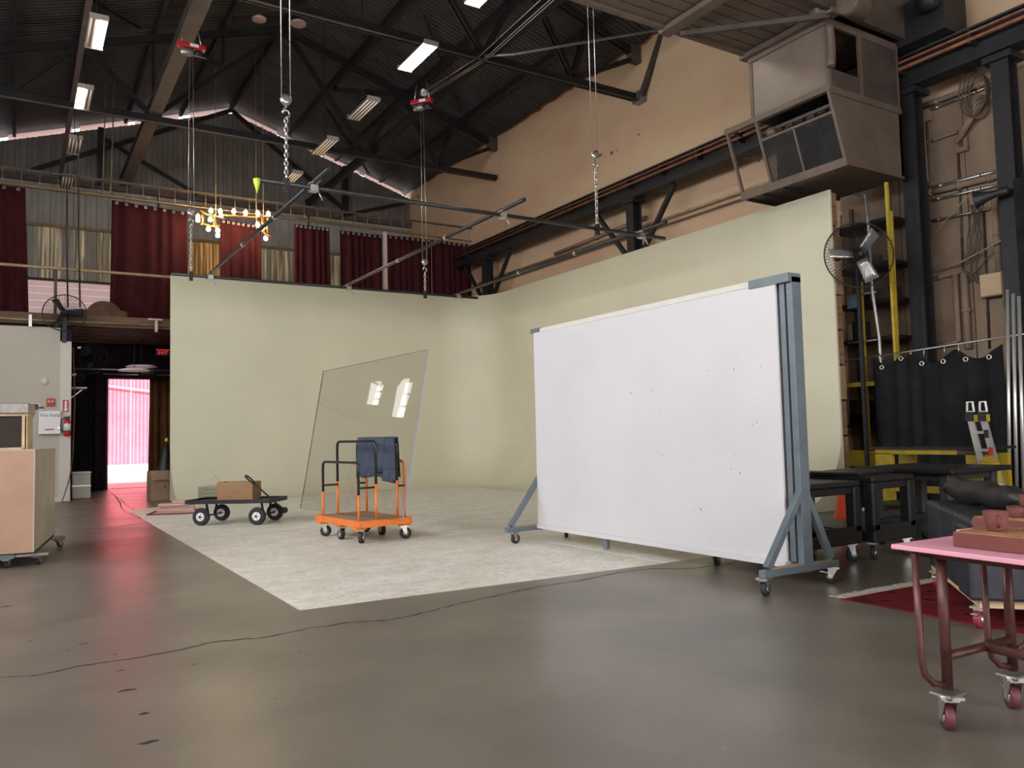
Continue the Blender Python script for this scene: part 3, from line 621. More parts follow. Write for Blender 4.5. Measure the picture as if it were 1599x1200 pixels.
# ================================================================== BELOW THE LOFT
curtain('passage_curtain', (1.12, 23.6), (1.75, 24.1), 3.05, 3.05, .03, 'curtain_black', 'near-black passage curtain left of the open door', 4, .05, 0, 'curtains around the open door', rings=False)
curtain('passage_curtain', (1.78, 24.0), (2.06, 24.15), 3.05, 3.05, .03, 'curtain_purple', 'narrow purple-black curtain strip right at the door jamb', 2, .04, 0, 'curtains around the open door', rings=False)
curtain('passage_curtain', (3.1, 23.7), (3.75, 23.9), 3.0, 3.0, .03, 'curtain_brown', 'brown curtain tied beside the open door, behind the cardboard box', 4, .07, .12, 'curtains around the open door', rings=False)
t = thing('passage_pipe', 'pair of grey curtain pipes across the passage below the loft', 'pipe'); MB().tube([(1.03, 21.2, 3.0), (3.2, 21.2, 3.0)], .025, 8).build('upper_pipe', 'dull_steel', t); MB().tube([(1.9, 23.4, 3.06), (4.0, 23.4, 3.06)], .02, 8).build('lower_pipe', 'alu', t)
for (x, y, z, w, lb) in ((2.36, 20.7, 2.95, .36, 'lower of two flat white disc lamps hanging in the passage'), (2.62, 21.6, 3.12, .36, 'upper of two flat white disc lamps hanging in the passage')):
    t = thing('disc_lamp', lb, 'lamp', (x, y, z)); MB().lathe([(.05, .05), (w*.8, .03), (w, 0), (w*.97, -.015), (w*.7, .0)], (0, 0, 0), (0, 0, 1), 28).build('disc', 'sign_white', t); MB().tube([(0, 0, .04), (0, 0, .7)], .008, 5).build('cord', 'black', t)
t = thing('exit_sign', 'red glowing exit sign at the ceiling of the passage', 'exit sign', (3.25, 22.6, 3.50)); B(-.16, -.03, .0, .16, .03, .17).build('sign_box', 'black', t)
text('lettering', 'EXIT', .12, 'exit_red', t, Matrix.Translation((0, -.034, .075)) @ Matrix.Rotation(math.pi/2, 4, 'X')); B(-.16, -.035, .15, .16, -.03, .165).build('glow_bar', 'exit_red', t)
t = thing('exit_notice', 'dark notice panel lettered EXIT below the disc lamps', 'sign', (2.93, 22.9, 3.08)); B(-.22, -.01, -.12, .22, .01, .12).build('panel', 'curtain_purple', t)
text('lettering', 'EXIT', .15, 'dull_steel', t, Matrix.Translation((0, -.014, 0)) @ Matrix.Rotation(math.pi/2, 4, 'X'))
def fan(name, label, loc, aim, R_, m_blade, cage_n=40, yoke=True, post=0, spin=.05):
    t = thing(name, label, 'fan', loc); q = Vector(aim).to_track_quat('Z', 'Y').to_matrix().to_4x4()
    e = bpy.data.objects.new('fan_head', None); col.objects.link(e); e.parent = t; e.matrix_local = q
    e.empty_display_size = .05
    def ring(r, z, tr): return MB().tube([(r*math.cos(2*math.pi*k/36), r*math.sin(2*math.pi*k/36), z) for k in range(36)], tr, 5, True)
    ring(R_, 0, .012).build('cage_rim', 'black', e)
    g = MB()
    for k in range(cage_n):
        a = 2*math.pi*k/cage_n; c, s = math.cos(a), math.sin(a)
        g.tube([(.1*R_*c, .1*R_*s, .13), (.6*R_*c, .6*R_*s, .12), (R_*c, R_*s, 0), (.6*R_*c, .6*R_*s, -.12), (.15*R_*c, .15*R_*s, -.14)], .0032, 3)
    g.build('cage_wires', 'black', e, kind='stuff')
    for k in range(3):
        a = 2*math.pi*k/3+spin; c, s = math.cos(a), math.sin(a); rows = []
        for i in range(5):
            r = R_*(.16+.70*i/4); w = R_*(.13+.05*i/4); rows.append([(r*c-s*w*j, r*s+c*w*j, .05*j) for j in (-1, -.3, .4, 1)])
        MB().sheet(rows, (0, 0, .008)).build('blade', m_blade, e)
    MB().lathe([(.03, .08), (.06, .06), (.07, -.02), (.09, -.05), (.09, -.26), (.05, -.28)], (0, 0, 0), (0, 0, 1), 16).build('motor', 'black', e)
    if post: MB().bar((0, 0, -.1), (0, 0, -post), .09, .07).build('post', 'black', t)
    return t
fan('drum_fan', 'large black cage fan mounted on top of the white wall corner', (.86, 19.62, 4.08), (-.1, -1, .25), .42, 'black', post=.65)
fan('drum_fan', 'small dark cage fan in the shadow below the loft joists', (1.55, 21.6, 3.3), (.5, -1, -.1), .36, 'black', post=0)
# stage lights in the dark corner
for (x, y, z, lb) in ((1.2, 21.2, 2.85, 'black stage spotlight tucked below the dark fan'), (1.28, 20.9, 3.45, 'black stage spotlight clamped beside the white wall corner')):
    t = thing('spotlight', lb, 'spotlight', (x, y, z)); MB().lathe([(.05, -.16), (.09, -.12), (.10, .1), (.12, .16)], (0, 0, 0), (.4, -.8, -.5), 14).build('housing', 'black', t); MB().tube([(-.12, 0, 0), (-.12, 0, .2), (.12, 0, .2), (.12, 0, 0)], .012, 5).build('yoke', 'black', t)
    for k in range(2): B(-.1+.12*k, -.12, -.02, -.02+.12*k, -.118, .03).build('barn_door', 'dull_steel', t)
t = thing('plywood_shelf', 'small pinkish wooden shelf sticking out behind the white wall corner', 'shelf', (1.16, 20.5, 2.48)); B(-.14, -.3, 0, .18, .3, .03).build('board', 'pink_wood', t); MB().bar((-.12, 0, -.2), (.1, 0, -.01), .03, .03).build('bracket', 'dull_steel', t)
t = thing('plastic_drum', 'pale grey storage tub with lid standing behind the white wall corner', 'tub', (1.28, 20.9, 0)); B(-.19, -.19, 0, .19, .19, .56).build('tub', 'white_trim', t, bevel=.03); B(-.2, -.2, .56, .2, .2, .61).build('lid', 'sign_white', t, bevel=.02); B(-.195, -.195, .28, .195, .195, .3).build('band', 'alu', t)
o = MB().tube([(1.06, 20.2, 3.4), (1.1, 20.15, 2.2), (1.07, 20.12, 1.0), (1.0, 19.9, .5), (.85, 19.6, .02), (1.5, 19.3, .02)], .014, 6).build('power_cord', 'rust'); tag(o, 'dark cord running down the white wall corner to the floor', 'cord')
# ---- items on the white wall
W = YM
t = thing('first_aid_cabinet', 'white metal first aid cabinet with blue lettering on the white wall', 'first aid kit', (.61, W-.12, 1.72)); B(-.205, 0, -.25, .205, .12, .25).build('body', 'white_trim', t); d_ = B(-.205, -.02, -.25, .205, -.002, .25).build('door', 'sign_white', t, bevel=.006)
text('lettering', 'First Aid', .085, 'ink_blue', d_, Matrix.Translation((-.03, -.022, .15)) @ Matrix.Rotation(math.pi/2, 4, 'X') @ Matrix.Shear('XZ', 4, (0, 0)))
B(.135, -.023, .12, .19, -.02, .18).build('red_cross_patch', 'ink_red', d_); B(.155, -.025, .125, .17, -.023, .175).build('cross_bar', 'sign_white', d_); B(.14, -.025, .143, .185, -.0235, .157).build('cross_bar', 'sign_white', d_)
B(-.085, -.024, -.165, .085, -.02, -.14).build('maker_strip', 'ink_red', d_); MB().lathe([(.012, 0), (.012, .02)], (.175, -.02, -.12), (0, -1, 0), 10).build('latch', 'chrome', d_)
t = thing('fire_alarm', 'red fire alarm strobe box above the first aid cabinet', 'fire alarm', (.63, W-.05, 2.16)); B(-.08, 0, -.085, .08, .05, .085).build('body', 'alarm_red', t, bevel=.008)
for s in (-1, 1): MB().lathe([(.022, 0), (.016, .012)], (s*.035, 0, .015), (0, -1, 0), 10).build('lens', 'sign_white', t); B(s*.035-.025, -.004, -.06, s*.035+.025, 0, -.03).build('grille', 'dark_red', t)
t = thing('thermostat', 'small grey thermostat left of the fire alarm', 'thermostat', (.455, W-.03, 2.03)); B(-.055, 0, -.045, .055, .03, .045).build('body', 'dull_steel', t, bevel=.004); B(-.045, -.003, -.01, .045, 0, .03).build('display', 'black', t)
t = thing('smoke_detector', 'round white smoke detector high on the white wall', 'smoke detector', (.51, W-.06, 2.62)); MB().lathe([(.08, 0), (.08, .02), (.065, .045), (.03, .06)], (0, .06, 0), (0, -1, 0), 20).build('dome', 'white_trim', t)
t = thing('extinguisher_sign', 'red and white arrow sign above the fire extinguisher', 'sign', (.915, W-.035, 2.08)); B(-.055, 0, -.13, .055, .008, .13).build('panel', 'ink_red', t); B(-.02, -.003, -.07, .02, 0, .11).build('arrow_shaft', 'sign_white', t); MB().prism([(-.045, -.003, -.07), (0, -.003, -.12), (.045, -.003, -.07)], (0, .003, 0)).build('arrow_head', 'sign_white', t)
t = thing('fire_extinguisher', 'red fire extinguisher with white label on the wall corner', 'fire extinguisher', (.945, W-.13, 1.42)); MB().lathe([(.06, 0), (.07, .02), (.07, .28), (.05, .34), (.025, .36)], (0, 0, 0), (0, 0, 1), 18).build('cylinder', 'alarm_red', t); MB().lathe([(.0712, .12), (.0712, .27)], (0, 0, 0), (0, 0, 1), 18).build('paper_label', 'sign_white', t)
B(-.05, -.02, .36, .05, .02, .42).build('valve', 'black', t); MB().tube([(-.04, 0, .4), (-.11, -.02, .36), (-.13, -.02, .2), (-.09, -.04, .08)], .012, 6).build('hose', 'black', t); MB().bar((0, 0, .42), (.09, 0, .45), .02, .012).build('handle', 'black', t); B(-.075, -.075, .1, .075, .08, .115).build('bracket_band', 'black', t)
# ================================================================== CYCLORAMA
cy = thing('cyclorama', 'tall cream white curved cyclorama cove with worn white painted floor', 'cyclorama')
HC, RC, XC0, YCB, XCR, YCE, RK = 4.83, 1.2, 2.8, 18.3, 10.45, 7.57, 1.25
prof = [(0, HC), (0, 3.9), (0, 3.0), (0, 2.1)]+[(RC*(1-math.cos(a)), RC*(1-math.sin(a))) for a in [i/14*math.pi/2 for i in range(15)]]   # (distance in from wall, height)
path = [((x, YCB), (0, -1)) for x in [XC0+(XCR-RK-XC0)*k/10 for k in range(11)]]
for k in range(1, 14):
    a = math.pi/2*(1-k/14); path.append(((XCR-RK+RK*math.cos(a), YCB-RK+RK*math.sin(a)), (-math.cos(a), -math.sin(a))))
path += [((XCR, y), (-1, 0)) for y in [YCB-RK-(YCB-RK-YCE)*k/14 for k in range(15)]]
rows = [[(p[0]+n[0]*d, p[1]+n[1]*d, max(h, .004)) for p, n in path] for d, h in prof]
back = [[(p[0]-n[0]*.05, p[1]-n[1]*.05, HC if i == 0 else max(h-.0, .002)) for p, n in path] for i, (d, h) in enumerate(prof)]
g = MB(); R_, C_ = len(rows), len(path)
vs = [v for r in rows for v in r]; bk = [(p[0]-n[0]*.04, p[1]-n[1]*.04, h) for h in (HC, .002) for p, n in path]
fs = [(i*C_+j, (i+1)*C_+j, (i+1)*C_+j+1, i*C_+j+1) for i in range(R_-1) for j in range(C_-1)]
g.add(vs, fs, True)
N0 = len(vs); g.v += bk
for j in range(C_-1): g.f.append([N0+j, N0+j+1, N0+C_+j+1, N0+C_+j]); g.m.append(True); g.f.append([j, j+1, N0+j+1, N0+j]); g.m.append(False)
o = g.build('cove_wall', 'cove_paint', cy)
# end caps of the cove: plywood cheeks seen from the side
for j, dx in ((0, -1), (C_-1, 1)):
    p, n = path[j]; poly = [(p[0]+n[0]*d, p[1]+n[1]*d, max(h, .004)) for d, h in prof]
    poly += [(p[0]-n[0]*.04, p[1]-n[1]*.04, .002), (p[0]-n[0]*.04, p[1]-n[1]*.04, HC)]
    MB().add(poly+[(q[0]+(-.012 if j == 0 else 0), q[1]+(-.012 if j else 0), q[2]) for q in poly], [tuple(range(len(poly))), tuple(reversed(range(len(poly), 2*len(poly))))]+[(k, len(poly)+k, len(poly)+(k+1) % len(poly), (k+1) % len(poly)) for k in range(len(poly))]).build('end_cheek', 'cove_paint', cy)
fp = [(1.77, 5.85, 0), (5.19, 5.70, 0), (9.3, 5.62, 0), (9.27, 7.57, 0), (XCR-RC-.02, YCE, 0), (XCR-RC-.02, YCB-RC, 0), (XC0, YCB-RC-.02, 0), (2.76, 17.05, 0), (1.765, 16.27, 0)]
MB().prism([(a, b_, .0) for a, b_, c in fp], (0, 0, .003)).build('painted_floor', 'floor_paint', cy)
for k in range(9):
    z0 = .05+k*.53; wd_ = 'stud_wood' if k % 3 else 'cardboard_tan'
    B(XCR+.045, YCE-.02+random.uniform(-.01, .01), z0, XCR+.17+random.uniform(-.02, .03), YCE+.09, z0+.50).build('edge_stud', wd_, cy)
for y in (9.4, 11.4, 13.4, 15.4): B(XCR+.045, y, .05, XCR+.14, y+.05, HC-.02).build('back_stud', 'wood', cy)
for x in (4, 5.6, 7.2, 8.8): B(x, YCB+.045, .05, x+.05, YCB+.14, HC-.02).build('back_stud', 'wood', cy)
o = B(5.18, 5.69, .003, 5.215, 7.72, .0045).build('floor_tape', 'tape'); tag(o, 'thin white tape line on the painted floor left of the whiteboard', 'tape')
# ================================================================== ROLLING WHITE PANEL
def caster(parent, x, y, ztop, r=.06, m='rubber', ang=0, hub='steel', w=.035, brake=False):
    e = bpy.data.objects.new('caster', None); col.objects.link(e); e.parent = parent; e.location = (x, y, 0); e.rotation_euler = (0, 0, ang); e.empty_display_size = .05
    tr = .025
    MB().lathe([(r*.5, -w/2-.001), (r*.55, -w/2), (r*.97, -w/2), (r, -w*.3), (r, w*.3), (r*.97, w/2), (r*.55, w/2), (r*.5, w/2+.001)], (tr, 0, r), (0, 1, 0), 20).build('wheel', m, e)
    MB().lathe([(.008, -w/2-.012), (r*.5, -w/2-.004), (r*.5, w/2+.004), (.008, w/2+.012)], (tr, 0, r), (0, 1, 0), 14).build('hub', hub, e)
    g = MB()
    for s in (-1, 1): g.prism([(tr-.015, s*(w/2+.008)-.002, r-.012), (tr+.015, s*(w/2+.008)-.002, r-.012), (.035, s*(w/2+.008)-.002, ztop-.012), (-.035, s*(w/2+.008)-.002, ztop-.012)], (0, .004, 0))
    g.box(-.04, -w/2-.012, ztop-.022, .04, w/2+.012, ztop-.012).box(-.05, -.045, ztop-.012, .05, .045, ztop)
    if brake: g.bar((tr, 0, r*1.5), (tr+r*1.3, 0, r*1.7), w*1.1, .008)
    f_ = g.build('fork', hub, e); return e
wbd = thing('rolling_whiteboard', 'big white rolling panel board on a blue-grey wheeled steel frame', 'whiteboard', (0, 0, 0))
XP = 5.2
B(5.12, 4.24, .20, 5.14, 7.74, 2.40).build('face_board', 'board_paint', wbd)
B(5.26, 4.24, .20, 5.275, 7.74, 2.40).build('rear_board', 'board_paint', wbd)
def frame(nm, *a): B(*a).build(nm, 'grey_blue', wbd, bevel=.004)
frame('post', 5.145, 4.10, .13, 5.255, 4.155, 2.43); frame('post', 5.15, 7.74, .13, 5.25, 7.79, 2.46)
frame('inner_post', 5.145, 4.175, .2, 5.255, 4.225, 2.39)
B(5.115, 4.26, 2.40, 5.255, 7.74, 2.45).build('top_rail', 'white_trim', wbd)
B(5.11, 4.10, 2.385, 5.258, 4.50, 2.455).build('corner_plate', 'grey_blue', wbd, label='bare blue-grey rail corner'); B(5.11, 7.60, 2.41, 5.258, 7.79, 2.46).build('corner_plate', 'grey_blue', wbd)
B(5.10, 4.24, .155, 5.255, 7.74, .20).build('bottom_rail', 'board_paint', wbd)
for y in (4.128, 7.765):
    zt_ = .78
    for xe in (4.76, 5.50):
        g = MB(); g.bar((5.2, y, zt_), (xe, y, .20), .055, .05, (0, 1, 0)); g.build('diagonal_brace', 'grey_blue', wbd, bevel=.004)
    B(4.70, y-.03, .135, 5.56, y+.03, .19).build('foot_bar', 'grey_blue', wbd, bevel=.004)
    B(4.78, y-.026, .19, 5.14, y+.026, .196).build('wear_strip', 'rail_tan', wbd); B(5.26, y-.026, .19, 5.48, y+.026, .196).build('wear_strip', 'rail_tan', wbd)
B(5.36, 5.26, .13, 5.50, 5.34, .18).build('mid_outrigger', 'grey_blue', wbd); B(5.2, 5.27, .14, 5.4, 5.33, .18).build('mid_outrigger_arm', 'grey_blue', wbd)
B(5.13, 6.50, .04, 5.17, 6.56, .17).build('foot_stop', 'grey_blue', wbd, bevel=.01)
for (x, y, a) in ((4.72, 4.128, .3), (5.52, 4.128, 2.2), (4.80, 7.765, .2), (5.53, 7.765, 1.0), (5.44, 5.30, .6)): caster(wbd, x, y, .135, .056, 'rubber', a, 'steel', .034, brake=(x > 5 and y < 5))
for (c, r_) in (((5.118, 6.038, 1.617),.022), ((5.118, 5.722, 1.618),.014), ((5.118, 5.959, 1.775),.012), ((5.118, 6.697, 1.768),.006), ((5.118, 5.594, 1.772),.006), ((5.118, 5.468, 1.715),.006), ((5.118, 5.000, 1.755),.012), ((5.118, 4.700, 1.742),.02), ((5.118, 4.705, 1.651),.008), ((5.118, 4.414, 1.740),.01), ((5.118, 4.461, 1.488),.008), ((5.118, 5.791, 1.408),.012), ((5.118, 5.631, 1.402),.012), ((5.118, 4.916, 1.219),.012), ((5.118, 5.465, 1.285),.01), ((5.118, 6.711, 1.043),.011), ((5.118, 6.422, 1.044),.008), ((5.118, 5.987, 1.035),.012), ((5.118, 5.625, 1.014),.014), ((5.118, 5.685, 1.043),.008), ((5.118, 4.725, 1.018),.01), ((5.118, 4.780, 0.904),.013), ((5.118, 4.684, 0.870),.02), ((5.118, 4.708, 0.805),.01), ((5.118, 5.270, 0.613),.01), ((5.118, 5.802, 0.848),.012), ((5.118, 7.556, 0.574),.010), ((5.118, 7.531, 0.553),.008), ((5.118, 4.445, 0.335),.008), ((5.118, 5.047, 0.290),.008), ((5.118, 4.478, 1.290),.012), ((5.118, 4.526, 1.276),.012), ((5.118, 5.148, 0.542),.02), ((5.118, 5.220, 0.515),.012), ((5.118, 4.117, 2.303),.012)):
    n = 7; MB().add([(5.1185, c[1]+r_*.6*math.cos(2*math.pi*k/n)*random.uniform(.4, 1), c[2]+r_*.9*math.sin(2*math.pi*k/n)*random.uniform(.4, 1)) for k in range(n)][::-1], [tuple(range(n))]).build('scuff', random.choice(('scuff', 'scuff', 'scuff_red')), wbd)
for k in range(46):
    yy = random.uniform(4.35, 6.2) if k % 3 else random.uniform(4.4, 7.6); zz = random.uniform(.35, 2.2); L = random.uniform(.02, .14); a = random.uniform(0, 3.1)
    MB().add([(5.1187, yy, zz), (5.1187, yy+L*math.cos(a), zz+L*math.sin(a)), (5.1187, yy+L*math.cos(a)+.002, zz+L*math.sin(a)+.004), (5.1187, yy+.002, zz+.004)], [(0, 1, 2, 3)]).build('scratch', 'alu', wbd)
# ================================================================== ORANGE PANEL CART, ACRYLIC SHEET, BLANKET
pc = thing('panel_cart', 'orange six-wheeled panel cart with tall black and orange hoop rails', 'cart', (3.68, 9.52, 0), math.radians(6))
ZD = .265
B(-.34, -.58, ZD-.02, .34, .58, ZD).build('deck', 'deck_ply', pc)
for s in (-1, 1): B(s*.34-.02, -.60, ZD-.075, s*.34+.02, .60, ZD+.004).build('side_rail', 'orange', pc, bevel=.006); B(-.32, s*.60-.02, ZD-.075, .32, s*.60+.02, ZD+.004).build('end_rail', 'orange', pc, bevel=.006)
for x, y in ((-.3, -.5), (.3, -.5), (-.3, .5), (.3, .5), (-.28, 0), (.28, 0)): B(x-.06, y-.06, ZD-.10, x+.06, y+.06, ZD-.075).build('mount_plate', 'orange', pc)
for (x, y, a, r) in ((-.28, -.5, .8, .07), (.29, -.5, -.3, .07), (-.29, .5, -.5, .07), (.28, .5, .2, .07), (-.28, 0, 1.5, .07), (.28, 0, 1.5, .07)): caster(pc, x, y, ZD-.10, r, 'rubber', a, 'steel', .045)
def hoop(x, h, half, black_from, up='black_gloss'):
    e = bpy.data.objects.new('hoop', None); col.objects.link(e); e.parent = pc; e.empty_display_size = .05
    r = .07; zb, zt_ = ZD, ZD+h
    arc = lambda s: [(x, s*(half-r+r*math.sin(a)), zt_-r+r*math.cos(a)) for a in ([k/5*math.pi/2 for k in range(6)] if s > 0 else [k/5*math.pi/2 for k in range(6)][::-1])]
    MB().tube([(x, -half, black_from)]+[(x, -half, zt_-r)]+arc(-1)[1:]+arc(1)+[(x, half, black_from)], .0165, 10).build('upper_tube', up, e)
    for s in (-1, 1): MB().tube([(x, s*half, zb), (x, s*half, black_from)], .016, 10).build('lower_tube', 'orange', e)
hoop(-.30, .68, .49, ZD+.30); hoop(-.085, .93, .52, ZD+.42); hoop(.20, .93, .52, ZD+.45); hoop(.315, .68, .49, ZD+.46, 'orange')
for (xa, xb, ya) in ((-.30, -.085, .5), (-.30, -.085, -.5), (.20, .315, .5), (.20, .315, -.5)): MB().tube([(xa, ya, ZD+.38), (xb, ya, ZD+.38)], .013, 8).build('cross_tube', 'black_gloss', pc)
ac = thing('acrylic_sheet', 'large clear acrylic sheet leaning upright in the orange cart', 'sheet')
a0, a1, a2, a3 = [Vector(p) for p in ((3.385, 11.09, .275), (3.80, 8.56, .275), (4.14, 8.53, 2.26), (3.72, 11.06, 2.19))]
nn = (a1-a0).cross(a3-a0).normalized()*.014
MB().prism([a0, a1, a2, a3], nn).build('clear_panel', 'acrylic', ac)
ed = (a1-a2).normalized(); e2 = (a1-a0).normalized()*.004
MB().prism([a1+e2*.1, a1+e2+e2*.1, a2+e2+e2*.1, a2+e2*.1], nn).build('polished_edge', 'acrylic_edge', ac, label='violet tinted polished edge')
e3 = (a3-a0).normalized()*.002
MB().prism([a0-e3-e3, a1-e3-e3, a1-e3, a0-e3], nn).build('bottom_edge', 'pipe_dark', ac); MB().prism([a3+e3, a2+e3, a2+e3*2, a3+e3*2], nn).build('top_edge', 'dull_steel', ac)
MB().prism([a0-e2*.4, a0-e2*.1, a3-e2*.1, a3-e2*.4], nn).build('far_edge', 'dull_steel', ac)
bl = thing('moving_blanket', 'blue-grey moving blanket draped over the cart hoop', 'blanket', (3.68, 9.52, 0), math.radians(6))
rows = []
for i in range(25):
    y = .46-.98*i/24; row = []
    dl = .47+.02*math.sin(i*.35)+.05*(i/24)**2; dr = .44+.03*math.sin(i*.3+1)
    wv = lambda q: .018*math.sin(i*.9+q*2)+.012*math.sin(i*1.9+q)
    for k in range(8): s = 1-k/8; row.append((.20-.028-.02*s+wv(0)*s*1.6, y, ZD+.95-dl*s))
    for k in range(5): a = math.pi*(1-k/4); row.append((.20+.026*math.cos(a), y, ZD+.952+.026*math.sin(a)*.6))
    for k in range(1, 9): s = k/8; row.append((.20+.028+.02*s+abs(wv(2))*s*1.5, y, ZD+.95-dr*s))
    rows.append(row)
MB().sheet(rows, (0, 0, .012)).build('cloth', 'blanket', bl)
rows = [[(.155-.02*math.sin(j*.8), -.12-.18*j/6+.03*math.sin(i), ZD+.96-.42*i/8) for j in range(7)] for i in range(9)]
MB().sheet(rows, (-.012, 0, 0)).build('hanging_fold', 'blanket', bl)
# ================================================================== GARDEN WAGON
wg = thing('garden_wagon', 'black flat garden wagon with four pneumatic wheels', 'wagon', (2.87, 12.50, 0), math.radians(-38.2))
B(-.68, -.31, .325, .62, .31, .345).build('deck', 'black_plastic', wg)
for s in (-1, 1): B(-.68, s*.31-.012, .315, .62, s*.31+.012, .372).build('side_rail', 'black', wg)
for x in (-.68, .62): B(x-.012, -.31, .315, x+.012, .31, .372).build('end_rail', 'black', wg)
for x in (-.43, .43):
    MB().tube([(x, -.30, .13), (x, .30, .13)], .012, 8).build('axle', 'black', wg)
    g = MB()
    for s in (-1, 1): g.bar((x, s*.10, .13), (x, s*.17, .32), .025, .025)
    g.bar((x, -.18, .315), (x, .18, .315), .05, .02); g.build('axle_bracket', 'black', wg)
    for s in (-1, 1):
        w = MB().lathe([(.065, -.03), (.075, -.036), (.11, -.036), (.126, -.022), (.13, 0), (.126, .022), (.11, .036), (.075, .036), (.065, .03)], (x, s*.32, .13), (0, 1, 0), 28).build('wheel', 'rubber', wg)
        MB().lathe([(.055, -.040), (.062, -.038), (.062, .038), (.055, .040)], (x, s*.32, .13), (0, 1, 0), 20).build('rim', 'sign_white', w)
        MB().lathe([(.02, -.048), (.02, .048)], (x, s*.32, .13), (0, 1, 0), 10).build('hub_cap', 'black', w)
        for q in range(5): a = q*2*math.pi/5; MB().lathe([(.008, -.042), (.008, .042)], (x+.038*math.cos(a), s*.32, .13+.038*math.sin(a)), (0, 1, 0), 6).build('slot', 'rubber', w)
MB().tube([(.65, .13, .18), (.60, .10, .225), (.30, -.14, .60)], .014, 8).build('pull_bar', 'black', wg)
MB().lathe([(.03, -.04), (.045, -.03), (.045, .03), (.03, .04)], (.66, .13, .17), (0, 1, 0), 12).build('pivot', 'black', wg)
MB().tube([(.62, 0, .26), (.66, .13, .17)], .015, 7).build('hitch', 'black', wg)
hd = Vector((-.30, -.24, .375)).normalized(); sd_ = Vector((.62, .79, 0)).cross(hd).normalized(); hc = Vector((.30, -.14, .60))+hd*.085
MB().tube([hc+hd*(-.085*math.cos(a))+sd_*(.04*math.sin(a)) for a in [2*math.pi*k/18 for k in range(18)]], .013, 7, True).build('grip_loop', 'black', wg)
def carton(name, label, loc, rz, l, w, h, m, flap=.16, flaps='up', holes=False):
    t = thing(name, label, 'box', loc, rz); th = .008
    B(-l/2, -w/2, 0, l/2, w/2, th).build('base', m, t)
    for s in (-1, 1):
        B(-l/2, s*w/2-th/2, th, l/2, s*w/2+th/2, h).build('side_panel', m, t); B(s*l/2-th/2, -w/2, th, s*l/2+th/2, w/2, h).build('end_panel', m, t)
    for s in (-1, 1):
        if flaps == 'in': MB().bar((-l/2+.01, s*(w/2-flap*.5), h-.02), (l/2-.01, s*(w/2-flap*.5), h-.02), flap, .006).build('flap', m, t)
        else:
            MB().prism([(-l/2, s*w/2, h), (l/2, s*w/2, h), (l/2-.01, s*(w/2+flap*.35), h-flap*.9), (-l/2+.01, s*(w/2+flap*.35), h-flap*.9)][::int(-s)], (0, 0, .006)).build('flap', m, t)
    return t
cb = carton('cardboard_box', 'long open cardboard box lying on the black wagon', (2.885, 12.53, .347), math.radians(-34), .53, .36, .27, 'cardboard', .12, 'in')
B(.13, -.186, .03, .14, -.180, .26).build('crease', 'cardboard_tan', cb); B(-.26, -.186, .06, .26, -.181, .075).build('tape_strip', 'wood', cb); MB().lathe([(.02, 0), (.02, .004)], (.05, -.182, .2), (0, -1, 0), 12).build('hand_hole', 'cardboard_tan', cb)
cr = thing('clear_crate', 'clear plastic basket with wire handle on the back of the wagon', 'basket', (2.60, 12.87, .347), math.radians(-38.2))
for s in (-1, 1): B(-.2, s*.13-.003, 0, .12, s*.13+.003, .20).build('side_wall', 'clear_bin', cr); B((-.2 if s < 0 else .12)-.003, -.13, 0, (-.2 if s < 0 else .12)+.003, .13, .20).build('end_wall', 'clear_bin', cr)
for z in (.08, .14, .20): MB().tube([(-.205, -.135, z), (.125, -.135, z), (.125, .135, z), (-.205, .135, z)], .0045, 5, True).build('rim_wire', 'alu', cr)
MB().tube([(-.03, -.13, .2), (-.035, -.1, .3), (-.01, 0, .36), (.02, .1, .3), (.03, .13, .2)], .004, 6).build('wire_handle', 'alu', cr)
t = thing('pink_boards', 'short pinkish boards stacked across the end of the wagon', 'boards', (2.46, 15.5, .004), math.radians(-15))
for k, (dx, dy, z, l) in enumerate(((0, 0, .01, .62), (.02, .03, .055, .58), (-.03, -.02, .10, .5), (.1, .05, .145, .3))): B(dx-l/2, dy-.14, z, dx+l/2, dy+.1, z+.04).build('board', 'pink_wood', t)
t = thing('picture_frame', 'thin dark red picture frame lying flat on the painted floor', 'picture frame', (2.431, 15.107, 0.000), math.radians(-20))
for s in (-1, 1): B(-.42, s*.36-.02, 0, .42, s*.36+.02, .025).build('frame_rail', 'dark_red', t); B(s*.42-.02, -.36, 0, s*.42+.02, .36, .025).build('frame_rail', 'dark_red', t)
B(-.40, -.34, .004, .40, .34, .010).build('backing', 'pink_wood', t)
tb = carton('cardboard_box', 'tall worn cardboard box standing on the floor beside the cove edge', (2.66, 18.72, 0), math.radians(3), .46, .46, .62, 'cardboard_tan', .2, 'down')
B(-.24, -.242, .50, .24, -.235, .512).build('crease', 'wood', tb); B(.02, -.242, .28, .06, -.236, .31).build('hand_hole', 'black', tb)
t = thing('black_bag', 'black bag with yellow tip standing behind the tall cardboard box', 'bag', (2.80, 19.32, 0)); MB().lathe([(.16, 0), (.18, .3), (.15, .7), (.08, 1.0), (.03, 1.25)], (0, 0, 0), (.05, 0, 1), 14).build('sack', 'bag_black', t); MB().lathe([(.03, 1.25), (.04, 1.3), (.0, 1.34)], (0, 0, 0), (.05, 0, 1), 10).build('tip', 'yellow_green', t)
